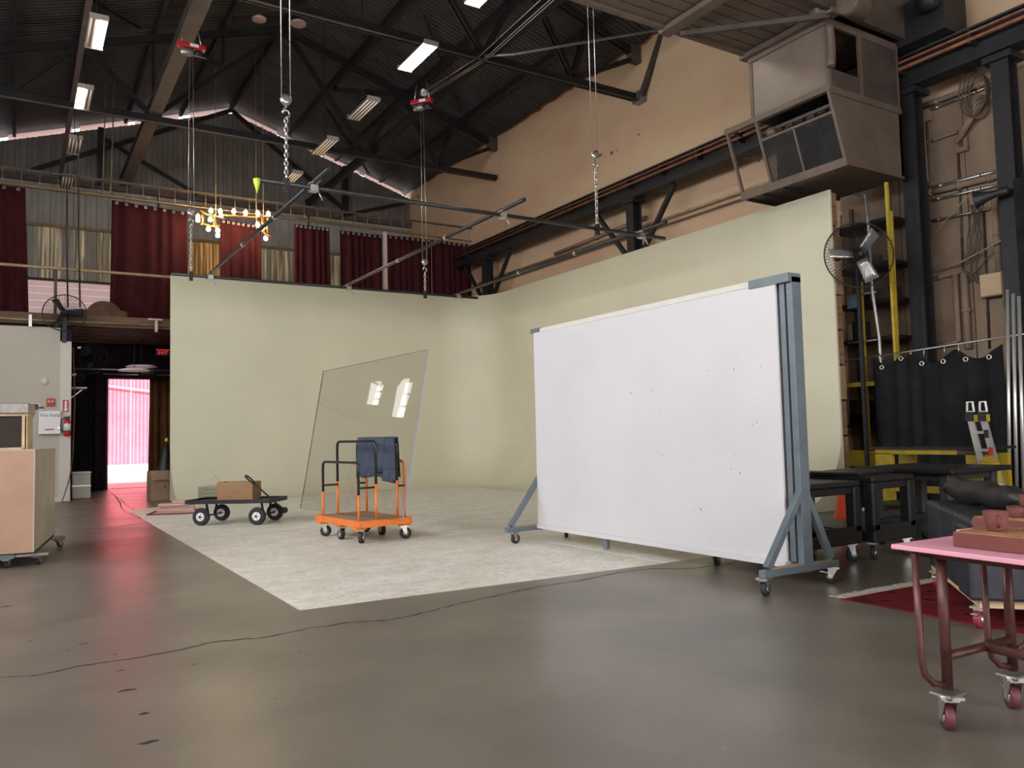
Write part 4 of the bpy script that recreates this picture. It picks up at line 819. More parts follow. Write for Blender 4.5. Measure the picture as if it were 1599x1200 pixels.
# ================================================================== PLINTH ON DOLLY (left)
pl_ = thing('rolling_plinth', 'tall wooden display plinth on a low wheeled dolly at the left edge', 'plinth', (.168, 9.69, 0), math.radians(-8))
B(-.95, .006, .145, 0, 1.80, 1.195).build('carcass', 'plinth_cream', pl_, bevel=.004)
B(-.95, -.010, .145, -.003, .005, 1.195).build('front_panel', 'plinth_mdf', pl_); B(-.95, -.014, .9, -.94, -.010, .91)
B(-.008, -.012, .145, .004, .01, 1.195).build('corner_edge', 'plinth_cream', pl_)
B(-.95, -.010, 1.195, .004, 1.80, 1.203).build('top_panel', 'siding', pl_)
dl = B(-.9, .06, .115, .0, 1.75, .142).build('dolly_deck', 'black', pl_)
for y in (.10, 1.62): B(-.95, y-.05, .095, .13, y+.05, .125).build('dolly_bar', 'dull_steel' if y < 1 else 'cardboard_tan', pl_, bevel=.004)
B(-.9, -.02, .105, -.33, .04, .13).build('dolly_strip', 'sign_white', pl_); B(-.33, -.025, .095, -.17, .05, .135).build('dolly_bracket', 'grey_blue', pl_)
for (x, y, a) in ((.02, .12, 1.2), (-.24, .02, 1.4), (.06, 1.62, .8), (-.8, .05, 1.0), (-.8, 1.6, 0)): caster(pl_, x, y, .095, .035, 'rubber', a, 'dull_steel', .028)
dc = thing('display_case', 'wood-framed dark glass display case with brushed metal hood on the plinth', 'display case', (.168, 9.69, 1.204), math.radians(-8))
x1_, y0_ = -.15, .45
for x in (-.9, -.46, x1_-.03): B(x, y0_, 0, x+.028, y0_+.03, .36).build('upright', 'wood_pale', dc)
B(x1_+.012, y0_, 0, x1_+.022, y0_+.4, .36).build('upright', 'wood_pale', dc); B(x1_-.03, y0_+.4, 0, x1_, y0_+.43, .36).build('upright', 'wood_pale', dc)
B(-.9, y0_, .36, x1_+.03, y0_+.45, .385).build('top_frame', 'wood_pale', dc); B(-.9, y0_, 0, x1_, y0_+.45, .02).build('base_frame', 'wood_pale', dc)
B(-.88, y0_+.04, .02, x1_-.03, y0_+.40, .35).build('dark_interior', 'black_gloss', dc)
B(-.95, y0_-.03, .385, x1_+.035, y0_+.5, .50).build('metal_hood', 'dull_steel', dc, bevel=.01)
# ================================================================== CRANE RUNWAY, COLUMNS, PIPES ON THE RIGHT WALL
rn = thing('crane_girder', 'long black crane runway girder along the right wall with a rusty conductor bar', 'girder', (11.9, 0, 0))
B(-.16, -1, 6.50, .16, 22.25, 6.53).build('lower_flange', 'roof_steel', rn); B(-.012, -1, 6.53, .012, 22.25, 6.97).build('girder_web', 'roof_steel', rn); B(-.16, -1, 6.97, .16, 22.25, 7.0).build('upper_flange', 'roof_steel', rn)
B(-.035, -1, 7.0, .035, 22.25, 7.07).build('crane_rail', 'dull_steel', rn)
MB().tube([(-.20, -1, 6.80), (-.20, 22.2, 6.80)], .028, 8).build('conductor_bar', 'rust', rn); MB().tube([(-.20, -1, 6.90), (-.20, 22.2, 6.90)], .018, 6).build('conductor_bar', 'rust', rn)
for k in range(20): B(-.2, .5+k*1.1, 6.74, -.012, .54+k*1.1, 6.95).build('bar_bracket', 'roof_steel', rn)
for (y, lb, xx) in ((20.38, 'black steel wall column at the far end, beside the darkest red curtain', 11.9), (13.72, 'black steel wall column with two diagonal braces, behind the top of the cove', 11.9), (7.1, 'black steel wall column right of the yellow ladder', 11.95), (5.72, 'black steel wall column at the right edge of the picture', 12.0)):
    t = thing('steel_column', lb, 'column', (xx, y, 0), 0, 'black steel columns along the right wall')
    B(-.13, -.12, 0, -.10, .12, 6.49).build('flange', 'roof_steel', t); B(.10, -.12, 0, .13, .12, 6.49).build('flange', 'roof_steel', t); B(-.10, -.012, 0, .10, .012, 6.49).build('column_web', 'roof_steel', t)
    B(-.2, -.2, 6.40, .2, .2, 6.49).build('cap_plate', 'roof_steel', t); B(-.18, -.18, 0, .18, .18, .02).build('base_plate', 'roof_steel', t)
    if y > 10:
        for s in (-1, 1): MB().bar((0, s*.1, 5.05), (0, s*1.35, 6.48), .09, .09).build('knee_brace', 'roof_steel', t)
# grey lower corner of the far wall, pink light on the plaster by the last column, put in as colour
o = B(12.44, 20.6, 4.06, 12.5, 22.2, 6.45).build('pink_light_patch', 'plaster_pink', wr)  # pink light painted on as a coloured slab
# pipes and conduits on the wall
def pipe(pts, r, m, label, cat='pipe', clips=0):
    t = thing('wall_pipe', label, cat); MB().tube(pts, r, 8).build('pipe_run', m, t)
    for k in range(clips):
        a = (k+.5)/clips; p = Vector(pts[0]).lerp(Vector(pts[-1]), a)
        MB().lathe([(r*1.3, -.03), (r*1.3, .03)], p, Vector(pts[-1])-Vector(pts[0]), 8).build('clip', m, t)
    return t
pipe([(12.38, 21.8, 6.0), (12.38, 8.2, 6.0)], .03, 'rail_tan', 'tan conduit along the wall under the crane girder, upper one', clips=8)
pipe([(12.40, 21.8, 5.86), (12.40, 8.2, 5.86)], .02, 'beam_brown', 'brown conduit along the wall under the crane girder, lower one', clips=6)
pipe([(12.42, 13.9, 6.2), (12.42, 17.6, 6.1)], .05, 'panel_tan', 'fat tan pipe stub on the wall beside the middle column', clips=1)
pipe([(12.400, 7.286, 5.014), (12.400, 5.974, 4.982)], .028, 'steel', 'bright silver conduit, topmost across the right wall panels', clips=2)
pipe([(12.400, 7.344, 4.946), (12.400, 5.979, 4.906)], .05, 'panel_tan', 'thick tan pipe just below the topmost silver conduit', clips=3)
pipe([(12.420, 7.363, 4.826), (12.420, 5.978, 4.773)], .022, 'steel', 'silver conduit below the thick tan pipe', clips=2)
pipe([(12.420, 7.383, 4.492), (12.420, 5.971, 4.444)], .022, 'dull_steel', 'grey conduit behind the horn speaker', clips=2)
pipe([(12.420, 7.438, 3.533), (12.420, 6.680, 3.581)], .03, 'panel_tan', 'tan pipe leading into the bent pipe pair', clips=1)
pipe([(12.400, 6.808, 3.563), (12.400, 6.809, 2.520), (12.400, 6.881, 2.488), (12.400, 7.486, 2.491)], .045, 'panel_tan', 'thick tan pipe that turns left above the black curtain', clips=0)
pipe([(12.400, 6.669, 3.568), (12.400, 6.671, 2.376)], .055, 'panel_tan', 'thick straight tan pipe dropping to the black curtain', clips=1)
pipe([(12.400, 6.156, 4.684), (12.400, 6.148, 3.423)], .05, 'panel_tan', 'thick tan pipe running into the junction box', clips=1)
pipe([(12.420, 7.122, 6.212), (12.420, 7.203, 2.432)], .02, 'beam_brown', 'thin brown vertical conduit beside the black column', clips=3)
pipe([(12.450, 6.668, 5.594), (12.450, 6.706, 3.579)], .018, 'cab_dark', 'thin dark vertical conduit in the middle of the wall panels', clips=2)
pipe([(12.450, 6.346, 4.446), (12.450, 6.384, 2.349)], .018, 'cab_dark', 'thin dark vertical conduit left of the junction box', clips=2)
pipe([(12.400, 7.263, 6.365), (12.400, 5.964, 6.379)], .04, 'panel_tan', 'thick tan pipe under the crane girder at the right', clips=2)
pipe([(12.420, 7.280, 6.269), (12.420, 5.979, 6.311)], .02, 'steel', 'thin pale conduit under the girder at the right', clips=2)
pipe([(12.420, 7.385, 5.780), (12.420, 6.651, 5.777)], .025, 'panel_tan', 'short tan conduit leading to the wall switch', clips=1)
pipe([(12.300, 7.338, 3.996), (12.300, 6.501, 4.685), (12.300, 6.400, 4.757)], .012, 'rail_tan', 'pale slack wire rising to the horn speaker', 'wire')
pipe([(12.300, 7.359, 3.635), (12.300, 6.655, 3.706), (12.300, 6.078, 3.898), (12.300, 5.893, 4.009)], .014, 'rail_tan', 'pale slack wire sagging across the wall panels', 'wire')
pipe([(12.400, 6.735, 3.279), (12.400, 6.326, 3.699), (12.400, 5.990, 3.947)], .009, 'beam_brown', 'thin dark wire crossing behind the tan pipes', 'wire')
t = thing('junction_box', 'tan steel junction box at the end of the thick pipe', 'junction box'); p = (12.360, 6.218, 3.287); B(p[0]-.08, p[1]-.17, p[2]-.18, p[0]+.1, p[1]+.17, p[2]+.18).build('box', 'panel_tan', t, bevel=.01); B(p[0]-.09, p[1]-.15, p[2]-.16, p[0]-.08, p[1]+.15, p[2]+.16).build('lid', 'plaster', t); MB().tube([(12.360, 6.044, 3.162), (12.360, 6.040, 2.924)], .06, 10).build('pipe_stub', 'panel_tan', t)
t = thing('wire_bundle', 'tangle of thin brown wires hanging down to the junction box', 'wires')
for k in range(9):
    w0 = (12.380, 6.397, 4.569); w1 = (12.380, 6.455, 3.575); w2 = (12.380, 6.290, 3.175)
    MB().tube([(w0[0], w0[1]+random.uniform(-.12, .12), w0[2]), (w0[0]-.03, w1[1]+random.uniform(-.14, .14), (w0[2]+w1[2])/2), (w1[0]-.04, w1[1]+random.uniform(-.12, .2), w1[2]), w2], .007, 4).build('wire', 'beam_brown', t)
t = thing('horn_speaker', 'black horn loudspeaker bracketed to the right edge column', 'loudspeaker'); p = (11.700, 5.874, 4.416)
MB().lathe([(.14, 0), (.12, .02), (.07, .16), (.05, .28), (.06, .3), (.06, .42)], (p[0]-.1, p[1]+.15, p[2]), (.3, -1, .15), 18).build('horn', 'black', t); MB().bar((p[0]+.02, p[1]-.2, p[2]+.06), (11.86, 5.72, p[2]+.1), .04, .04).build('bracket', 'black', t)
t = thing('hose_coil', 'looped wire rope coil tied to a slanted wall stay', 'rope coil')
c0 = (12.300, 6.223, 6.163)
for k in range(4): MB().tube([(12.3-.03*k, c0[1]+(.28+.03*k)*math.cos(a)*.55+.02*k, c0[2]+.05+(.26+.03*k)*math.sin(a)) for a in [2*math.pi*j/20 for j in range(20)]], .014, 6, True).build('rope_loop', 'beam_brown', t)
for z in (-.12, -.05, .02): MB().lathe([(.11, -.025), (.11, .025)], (12.28, c0[1]+.0, c0[2]-.12+z), (.1, .3, .3), 12).build('binding', 'panel_tan', t)
MB().tube([(12.3, c0[1]+.02, c0[2]-.1), (12.350, 6.632, 5.596)], .04, 8).build('stay', 'panel_tan', t); MB().tube([(12.28, c0[1]-.05, c0[2]-.1), (12.350, 6.572, 5.616)], .02, 6).build('thin_stay', 'panel_tan', t)
t = thing('wall_switch', 'tan switch bracket at the foot of the slanted stay', 'switch'); p = (12.440, 6.594, 5.569); B(p[0]-.04, p[1]-.09, p[2]-.13, p[0]+.05, p[1]+.09, p[2]+.1).build('plate', 'panel_tan', t); B(p[0]-.06, p[1]-.03, p[2]-.05, p[0]-.04, p[1]+.03, p[2]+.04).build('toggle', 'beam_brown', t)
t = thing('wall_bracket', 'small tan box with a drop pipe on the wall beside the crane cab', 'bracket'); p = (12.420, 7.187, 6.193); B(p[0]-.05, p[1]-.13, p[2]-.09, p[0]+.06, p[1]+.13, p[2]+.09).build('box', 'panel_tan', t); MB().tube([(p[0], p[1], p[2]-.09), (12.420, 7.163, 5.120)], .035, 8).build('drop_pipe', 'panel_tan', t)
# ================================================================== CRANE: BRIDGE AND CAB
br = thing('crane_bridge', 'brown overhead crane bridge with boarded underside at the top right', 'crane bridge', (0, 0, 7.24))
n = 7
for k in range(n):
    y0 = 7.02+k*1.5/n; B(-1.0, y0+.012, 0, 9.86, y0+1.5/n-.012, .03).build('soffit_board', 'cab_paint', br)
B(-1.0, 7.0, .04, 11.7, 8.54, .08).build('soffit_backing', 'cab_dark', br)
for y in (6.96, 8.54): B(-1.0, y-.04, -.05, 11.9, y+.04, .65).build('side_girder', 'cab_dark' if y < 8 else 'cab_paint', br)
for x in (8.18, 9.90):
    s_ = B(x-.10, 6.9, -.10, x+.10, 8.62, -.02).build('cross_channel', 'cab_paint', br)
    for k in range(9):
        for dx in (-.06, .06): MB().lathe([(.014, 0), (.009, .012)], (x+dx, 7.0+k*.19, -.10), (0, 0, -1), 6).build('rivet', 'cab_dark', s_)
MB().bar((8.3, 8.4, -.14), (9.78, 6.98, -.14), .07, .07).build('diagonal_tie', 'cab_dark', br)
B(11.6, 6.3, -.15, 12.2, 9.2, .5).build('end_truck', 'roof_steel', br)
for y in (6.7, 8.9): MB().lathe([(.2, -.05), (.22, -.04), (.22, .04), (.2, .05)], (11.9, y, .05), (1, 0, 0), 20).build('truck_wheel', 'roof_steel', br)
for y in (7.3, 7.8, 8.3): MB().tube([(9.9, y, .2), (11.7, y, .15)], .06, 8).build('drive_shaft', 'cab_dark', br)
MB().lathe([(.16, 0), (.17, .1), (.17, .42), (.12, .46)], (9.95, 6.78, .02), (.9, .1, 0), 18).build('motor', 'cab_paint', br); MB().lathe([(.13, 0), (.14, .1), (.1, .3)], (9.78, 6.98, -.02), (.2, .9, .3), 16).build('gear_case', 'cab_paint', br)
MB().lathe([(.14, 0), (.15, .2), (.1, .26)], (11.5, 6.6, .3), (0, -1, 0), 16).build('brake_drum', 'roof_steel', br)
cabp = thing('crane_cab', 'brown steel crane operator cab with sloping wire mesh front, hung high on the wall', 'crane cab', (0, 0, 0))
X0, X1, Y0, Y1, ZT, ZW, ZB = 9.90, 11.62, 7.07, 8.52, 7.13, 6.13, 5.06
def cb_(nm, *a, m='cab_paint', bevel=0): return B(*a).build(nm, m, cabp, bevel=bevel)
for y in (Y0+.03, Y1-.03): cb_('corner_post', X0, y-.03, ZW, X0+.06, y+.03, ZT)
cb_('corner_post', X1-.06, Y0, ZB, X1, Y0+.06, ZT); cb_('corner_post', X1-.06, Y1-.06, ZB, X1, Y1, ZT)
cb_('window_sill', X0-.03, Y0-.03, ZW-.06, X0+.05, Y1+.55, ZW+.03); cb_('window_head', X0-.02, Y0, ZT-.07, X0+.05, Y1, ZT)
cb_('clouded_window', X0+.015, Y0+.06, ZW+.03, X0+.03, Y1-.06, ZT-.07, m='cab_glass')
cb_('side_sill', X0, Y0-.02, ZW-.09, X1, Y0+.03, ZW+.01); cb_('side_head', X0, Y0-.01, ZT-.08, X1, Y0+.03, ZT)
cb_('side_mullion', 10.62, Y0-.015, ZW, 10.68, Y0+.03, ZT); cb_('side_window', 10.68, Y0, ZW+.01, X1-.06, Y0+.015, ZT-.08, m='cab_dark'); cb_('side_window_low', X0+.06, Y0, ZW+.01, 10.62, Y0+.012, ZW+.28, m='cab_dark')
cb_('cab_roof', X0, Y0, ZT, X1, Y1, ZT+.04); cb_('rear_wall', X1-.02, Y0+.06, ZB, X1, Y1-.06, ZT, m='cab_dark'); 
XB = 10.22
MB().prism([(X0, Y0, ZW-.09), (XB, Y0, ZB), (X1, Y0, ZB), (X1, Y0, ZW-.09)], (0, .012, 0)).build('side_plate', 'cab_paint', cabp)
MB().prism([(X0+.1, Y1-.012, ZT-.05), (X0+.1, Y1-.012, ZW), (X1, Y1-.012, ZW), (X1, Y1-.012, ZT-.05)], (0, .012, 0)).build('far_plate', 'cab_dark', cabp)
cb_('floor_plate', XB-.02, Y0-.01, ZB-.03, X1, Y1+.52, ZB, m='cab_paint'); cb_('floor_lip', XB-.04, Y0-.02, ZB-.05, XB-.0, Y1+.52, ZB+.08)
for y in (Y1-.3, Y1+.1, Y1+.42): cb_('floor_bearer', XB, y-.02, ZB-.07, X1, y+.02, ZB-.03, m='roof_steel')
for k in range(12): MB().lathe([(.014, 0), (.008, .012)], (XB+.03, Y0+.1+k*.16, ZB-.05), (0, 0, -1), 6).build('rivet', 'cab_dark', cabp)
sl = lambda t_: (X0+(XB-X0)*t_, ZW-.05+(ZB-ZW+.09)*t_)
for y in (Y0+.02, Y0+.72, Y1-.10, Y1+.50):
    a, b_ = sl(0 if y not in (Y0+.72,) else .30), sl(1); MB().bar((a[0], y, a[1]), (b_[0], y, b_[1]), .045 if y != Y0+.72 else .03, .045).build('front_bar', 'cab_paint', cabp)
a = sl(.30); MB().bar((a[0], Y0+.02, a[1]), (a[0], Y1-.10, a[1]), .03, .04).build('mesh_rail', 'cab_paint', cabp)
a = sl(.16); MB().bar((a[0]+.1, Y0+.02, a[1]), (a[0]+.1, Y1-.10, a[1]), .03, .05).build('inner_rail', 'cab_dark', cabp)
# expanded metal
g = MB(); t0, t1 = .31, .97; ya, yb = Y0+.03, Y1-.11; stp = .036; nn_ = int((yb-ya)/stp); mm = 26
for i in range(nn_+mm):
    for sg in (1, -1):
        y_s = ya+(i-(mm if sg > 0 else 0))*stp; y_e = y_s+sg*mm*stp; ta, tb_ = t0, t1
        if sg > 0:
            lo = max(0, (ya-y_s)/(y_e-y_s)); hi = min(1, (yb-y_s)/(y_e-y_s))
        else:
            lo = max(0, (y_s-yb)/(y_s-y_e)); hi = min(1, (y_s-ya)/(y_s-y_e))
        if hi-lo < .02: continue
        p_ = sl(ta+(tb_-ta)*lo); q_ = sl(ta+(tb_-ta)*hi)
        g.bar((p_[0], y_s+(y_e-y_s)*lo, p_[1]), (q_[0], y_s+(y_e-y_s)*hi, q_[1]), .008, .008)
g.build('wire_mesh', 'roof_steel', cabp, kind='stuff')
for k in range(6): cb_('control_box', X0+.35, Y0+.15+k*.2, ZW-.30+.03*(k % 2), X0+.5, Y0+.28+k*.2, ZW-.1, m='cab_dark' if k % 2 else 'cab_paint')
cb_('control_bench', X0+.45, Y0+.1, ZB, X0+.9, Y0+.45, ZW-.3, m='cab_dark'); cb_('control_bench', X0+.45, Y0+.85, ZB, X0+.9, Y1-.1, ZW-.35, m='cab_dark')
lm = MB().lathe([(.03, -.02), (.075, 0), (.07, .09), (.03, .12)], (X0+.12, Y1-.28, ZW-.30), (.2, 0, 1), 16).build('lamp', 'cab_paint', cabp); MB().tube([(X0+.1, Y1-.26, ZW-.3), (X0+.16, Y1-.2, ZW-.5), (X0+.18, Y1+.05, ZW-.62)], .012, 6).build('lamp_arm', 'beam_brown', lm)
MB().bar((X0+.2, Y1-.1, ZW-.6), (X0+.3, Y1+.45, ZW-.42), .02, .02).build('stay_bar', 'roof_steel', cabp); MB().bar((X0, Y1+.5, ZW+.04), (X0+.35, Y1+.5, ZW-.02), .03, .03).build('stay_bar', 'roof_steel', cabp)
ring = [(X0-.03+.03*math.sin(b_*3.14), Y0-.06, ZT-.12-.62*b_) for b_ in [k/8 for k in range(9)]]; MB().tube(ring, .06, 8).build('vent_duct', 'cab_paint', cabp)
# ================================================================== RIGHT BACK CORNER
t = thing('yellow_ladder', 'tall narrow yellow steel ladder rail rising to the crane cab', 'ladder'); q0, q1 = (11.300, 7.167, 4.955), (11.300, 7.161, 2.125)
MB().bar(q0, (q1[0], q1[1], .02), .05, .04).build('rail', 'yellow', t); q2, q3 = (11.550, 7.266, 4.563), (11.550, 7.298, 2.142); MB().bar(q2, (q3[0], q3[1], .02), .03, .03).build('rear_rail', 'yellow', t)
t = thing('yellow_post', 'thin yellow and brown post behind the cage fan', 'post'); q1 = (11.300, 7.711, 1.889); MB().bar((q1[0], q1[1], 3.5), (q1[0], q1[1], .02), .09, .06).build('post_bar', 'yellow', t); B(q1[0]-.05, q1[1]-.4, 1.85, q1[0], q1[1]+.3, 1.92).build('cross_bar', 'yellow', t); B(q1[0]-.05, q1[1]-.3, .6, q1[0]+.3, q1[1]+.5, .85).build('low_box', 'yellow', t)
t = thing('grey_pole', 'bent grey pipe stand behind the cage fan', 'pipe stand'); MB().tube([(11.200, 7.641, 4.890), (11.200, 7.465, 4.822), (11.200, 7.442, 4.260), (11.200, 7.431, 3.305), (11.200, 7.355, 2.552), (11.200, 7.357, 2.139), (11.2, 7.35, .02)], .03, 8).build('pole', 'dull_steel', t); MB().tube([(11.200, 7.845, 3.292), (11.200, 7.367, 3.285)], .02, 6).build('arm', 'dull_steel', t); MB().tube([(11.200, 7.888, 2.540), (11.200, 7.345, 2.550)], .016, 6).build('arm', 'dull_steel', t); q = (11.200, 7.749, 3.185); B(q[0]-.05, q[1]-.09, q[2]-.1, q[0]+.05, q[1]+.09, q[2]+.1).build('clamp_block', 'grey_blue', t)
sh = thing('dark_rack', 'tall dark storage rack with clutter in the shadow behind the fan', 'rack', (11.75, 0, 0))
for y in (7.45, 8.5): 
    for x in (0, .55): B(x, y-.03, 0, x+.06, y+.03, 5.0).build('upright', 'cab_dark', sh)
for z in (.5, 1.2, 1.9, 2.6, 3.2, 3.8, 4.5): B(0, 7.42, z, .6, 8.53, z+.06).build('shelf', 'black', sh)
for k in range(14):
    z = random.choice((.56, 1.26, 1.96, 2.66, 3.26, 3.86)); y = random.uniform(7.5, 8.2); B(.02, y, z, .35, y+random.uniform(.1, .3), z+random.uniform(.15, .45)).build('stored_case', random.choice(('black', 'cab_dark', 'roof_steel', 'panel_tan')), sh)
fan('drum_fan', 'grey-bladed cage fan at the near end of the tall cove wall', (10.72, 7.30, 3.80), (-.62, -.78, .05), .50, 'alu', 60, spin=.92)
t = thing('fan_stand', 'black wall arm holding the grey-bladed cage fan', 'stand'); MB().bar((10.85, 7.42, 3.8), (11.7, 7.5, 3.75), .05, .05).build('arm', 'black', t); MB().bar((10.86, 7.43, 3.85), (10.86, 7.43, 2.2), .05, .05).build('pole', 'black', t); MB().bar((10.86, 7.43, 2.2), (10.86, 7.43, .02), .05, .05).build('pole', 'black', t); B(10.7, 7.28, 0, 11.02, 7.58, .03).build('foot', 'black', t)
sag = lambda a: .16*abs(math.sin(a*math.pi*3.0))**1.3 if a > .25 else .12*abs(math.sin(a*4*math.pi))
curtain('black_drape', (11.1, 7.41), (11.1, 5.53), 2.27, 2.28, .02, 'curtain_black', 'black drape sagging between hooks below the wall pipes', 7, .05, 0, None, True, sag, 6)
t = thing('drape_wire', 'thin wire that the black drape hooks onto', 'wire'); MB().tube([(11.1, 8.3, 2.24), (11.1, 5.2, 2.38)], .012, 6).build('wire_run', 'steel', t)
for y in (6.3, 6.5, 6.8, 7.0, 7.5): MB().tube([(11.1, y-.2, 2.33), (11.1, y-.19, 2.2)], .008, 5).build('hook', 'steel', t)
B(11.3, 5.5, 0, 11.6, 5.52, .1)
o = B(11.7, 3.2, 0, 11.75, 5.55, 4.6).build('dark_flat', 'curtain_black'); tag(o, 'tall black flat standing at the right edge behind the white tubes', 'flat')
for k, (xt, yt, lb) in enumerate(((1574.5, 453, 'tallest of three white tubes leaning by the black drape, leftmost'), (1581, 459, 'middle one of three white tubes leaning by the black drape'), (1589, 463, 'rightmost of three white tubes leaning by the black drape'))):
    top = ((10.950, 5.345, 2.960), (10.950, 5.278, 2.898), (10.950, 5.210, 2.854))[k]
    o = MB().tube([top, (10.7, 5.36-.085*k, .01)], .022, 10).build('white_tube', 'alu'); tag(o, lb, 'tube', 'white tubes')
ld = thing('step_ladder', 'folded aluminium ladder with yellow hinge caps leaning before the black drape', 'ladder')
lt0, lt1, lb0, lb1 = (9.400, 5.075, 1.285), (9.400, 4.931, 1.281), (9.400, 4.897, 0.302), (9.400, 4.737, 0.312)
def down(a, b_, z): 
    s = (z-a[2])/(b_[2]-a[2]); return tuple(a[i]+(b_[i]-a[i])*s for i in range(3))
MB().bar(lt0, down(lt0, lb0, .02), .03, .07).build('rail', 'alu', ld); MB().bar(lt1, down(lt1, lb1, .02), .03, .07).build('rail', 'alu', ld)
for k in range(6):
    s = .12+k*.16; a = [lt0[i]+(down(lt0, lb0, .02)[i]-lt0[i])*s for i in range(3)]; b_ = [lt1[i]+(down(lt1, lb1, .02)[i]-lt1[i])*s for i in range(3)]; MB().bar(a, b_, .05, .03).build('rung', 'alu', ld)
for q in (lt0, lt1):
    B(q[0]-.04, q[1]-.045, q[2]-.02, q[0]+.04, q[1]+.045, q[2]+.08).build('hinge', 'black', ld); MB().tube([(q[0], q[1]-.04, q[2]+.09), (q[0], q[1]+.04, q[2]+.09), (q[0], q[1]+.03, q[2]+.2), (q[0], q[1]-.03, q[2]+.2)], .014, 6, True).build('hook', 'sign_white', ld)
for i in range(4): a = down(lt1, lb1, lt1[2]-.15-.2*i); B(a[0]-.03, a[1]-.022, a[2]-.06, a[0]-.02, a[1]+.022, a[2]+.03).build('warning_label', ('black', 'ink_red', 'black', 'sign_white')[i], ld)
a = lt0; B(a[0]-.03, a[1]-.2, a[2]-.03, a[0]+.03, a[1]-.05, a[2]+.05).build('cap', 'yellow', ld)
# yellow steel bench
yb_ = thing('yellow_bench', 'yellow steel work bench with thin black top behind the carts', 'bench', (9.5, 0, 0))
B(-.06, 4.95, .93, .62, 6.40, .96).build('top_sheet', 'black', yb_); B(-.03, 5.3, .87, .03, 6.36, .93).build('front_rail', 'yellow', yb_); B(-.03, 4.98, .87, .03, 5.3, .93).build('front_rail_end', 'beam_brown', yb_)
for y in (4.98, 6.14): 
    for x in (0, .5): B(x-.03, y, 0, x+.04, y+.22, .88).build('leg', 'yellow', yb_)
B(-.02, 5.2, .40, .02, 6.14, .48).build('stretcher', 'yellow', yb_); B(.0, 5.2, .2, .5, 6.1, .23).build('low_shelf', 'cab_dark', yb_)
t = thing('yellow_can', 'yellow plastic jerrycan hanging at the end of the bench', 'can'); p = (9.350, 4.870, 0.681); B(p[0]-.08, p[1]-.09, p[2]-.14, p[0]+.08, p[1]+.09, p[2]+.12).build('body', 'yellow', t, bevel=.03); B(p[0]-.02, p[1]-.06, p[2]+.12, p[0]+.02, p[1]+.06, p[2]+.17).build('handle', 'yellow', t)
# black utility carts
def cart(label, x0, x1, y0, y1, zt_, top='black_plastic', leg='black_plastic', over=0):
    t = thing('utility_cart', label, 'cart', (0, 0, 0), 0, 'black utility carts')
    B(x0-over, y0-over, zt_-.05, x1+over, y1+over, zt_).build('top_tray', top, t, bevel=.012); B(x0+.03, y0+.03, zt_-.12, x1-.03, y1-.03, zt_-.05).build('tray_skirt', leg, t, bevel=.01)
    B(x0, y0, .17, x1, y1, .27).build('lower_tray', leg, t, bevel=.012)
    B(x0, y0, .27, x1, y0+.02, .33).build('tray_lip', leg, t); B(x0, y1-.02, .27, x1, y1, .33).build('tray_lip', leg, t)
    for x in (x0, x1-.1):
        for y in (y0, y1-.1): B(x, y, .27, x+.1, y+.1, zt_-.05).build('corner_leg', leg, t, bevel=.015)
    for (x, y, a) in ((x0+.08, y0+.08, .4), (x1-.08, y0+.08, -.5), (x0+.08, y1-.08, 1.0), (x1-.08, y1-.08, .2)): caster(t, x, y, .17, .065, 'rubber', a, 'steel', .035)
    return t
cart('black utility cart nearest the whiteboard post, cone seen through it', 5.86, 6.60, 4.60, 5.85, .74)
cart('middle black utility cart between the whiteboard and the leather sofa', 6.66, 7.32, 4.52, 5.75, .77)
cart('rear black cart with wide table top, right of the other two carts', 7.60, 8.5, 4.35, 5.2, .81, 'black_plastic', 'dull_black', .1)
for (x, y, z, l, w, rz, lb) in ((6.15, 5.1, .742, .9, .35, .5, 'black flat lid lying on the nearest black cart'), (7.1, 5.0, .772, .9, .5, .2, 'black flat board bridging the middle black cart')):
    o = B(-l/2, -w/2, 0, l/2, w/2, .03).build('plastic_sheet', 'black_plastic', bevel=.008); o.location = (x, y, z); o.rotation_euler = (0, 0, rz); tag(o, lb, 'sheet')
t = thing('traffic_cone', 'bright orange traffic cone on the floor behind the nearest cart', 'cone', (8.28, 5.98, 0))
MB().prism([(-.19, -.19, 0), (.19, -.19, 0), (.19, .19, 0), (-.19, .19, 0)], (0, 0, .04)).build('base', 'cone_orange', t); MB().lathe([(.15, .04), (.14, .09), (.145, .10), (.14, .15), (.145, .16), (.125, .2), (.03, .70)], (0, 0, 0), (0, 0, 1), 20).build('cone_body', 'cone_orange', t)
for k in range(3): MB().bar((-.06+.03*k, -.105, .32+.03*k), (-.03+.03*k, -.10, .42), .012, .012).build('scrawl', 'black', t)
t = thing('tool_case', 'low dark tool case with bright buckles on the floor behind the carts', 'case', (9.1, 5.7, 0)); B(-.3, -.5, 0, .3, .4, .3).build('case', 'black', t, bevel=.02)  # the object is a low tool case
for k in range(5): B(-.31, -.4+.18*k, .2, -.3, -.3+.18*k, .24).build('buckle', 'chrome', t)
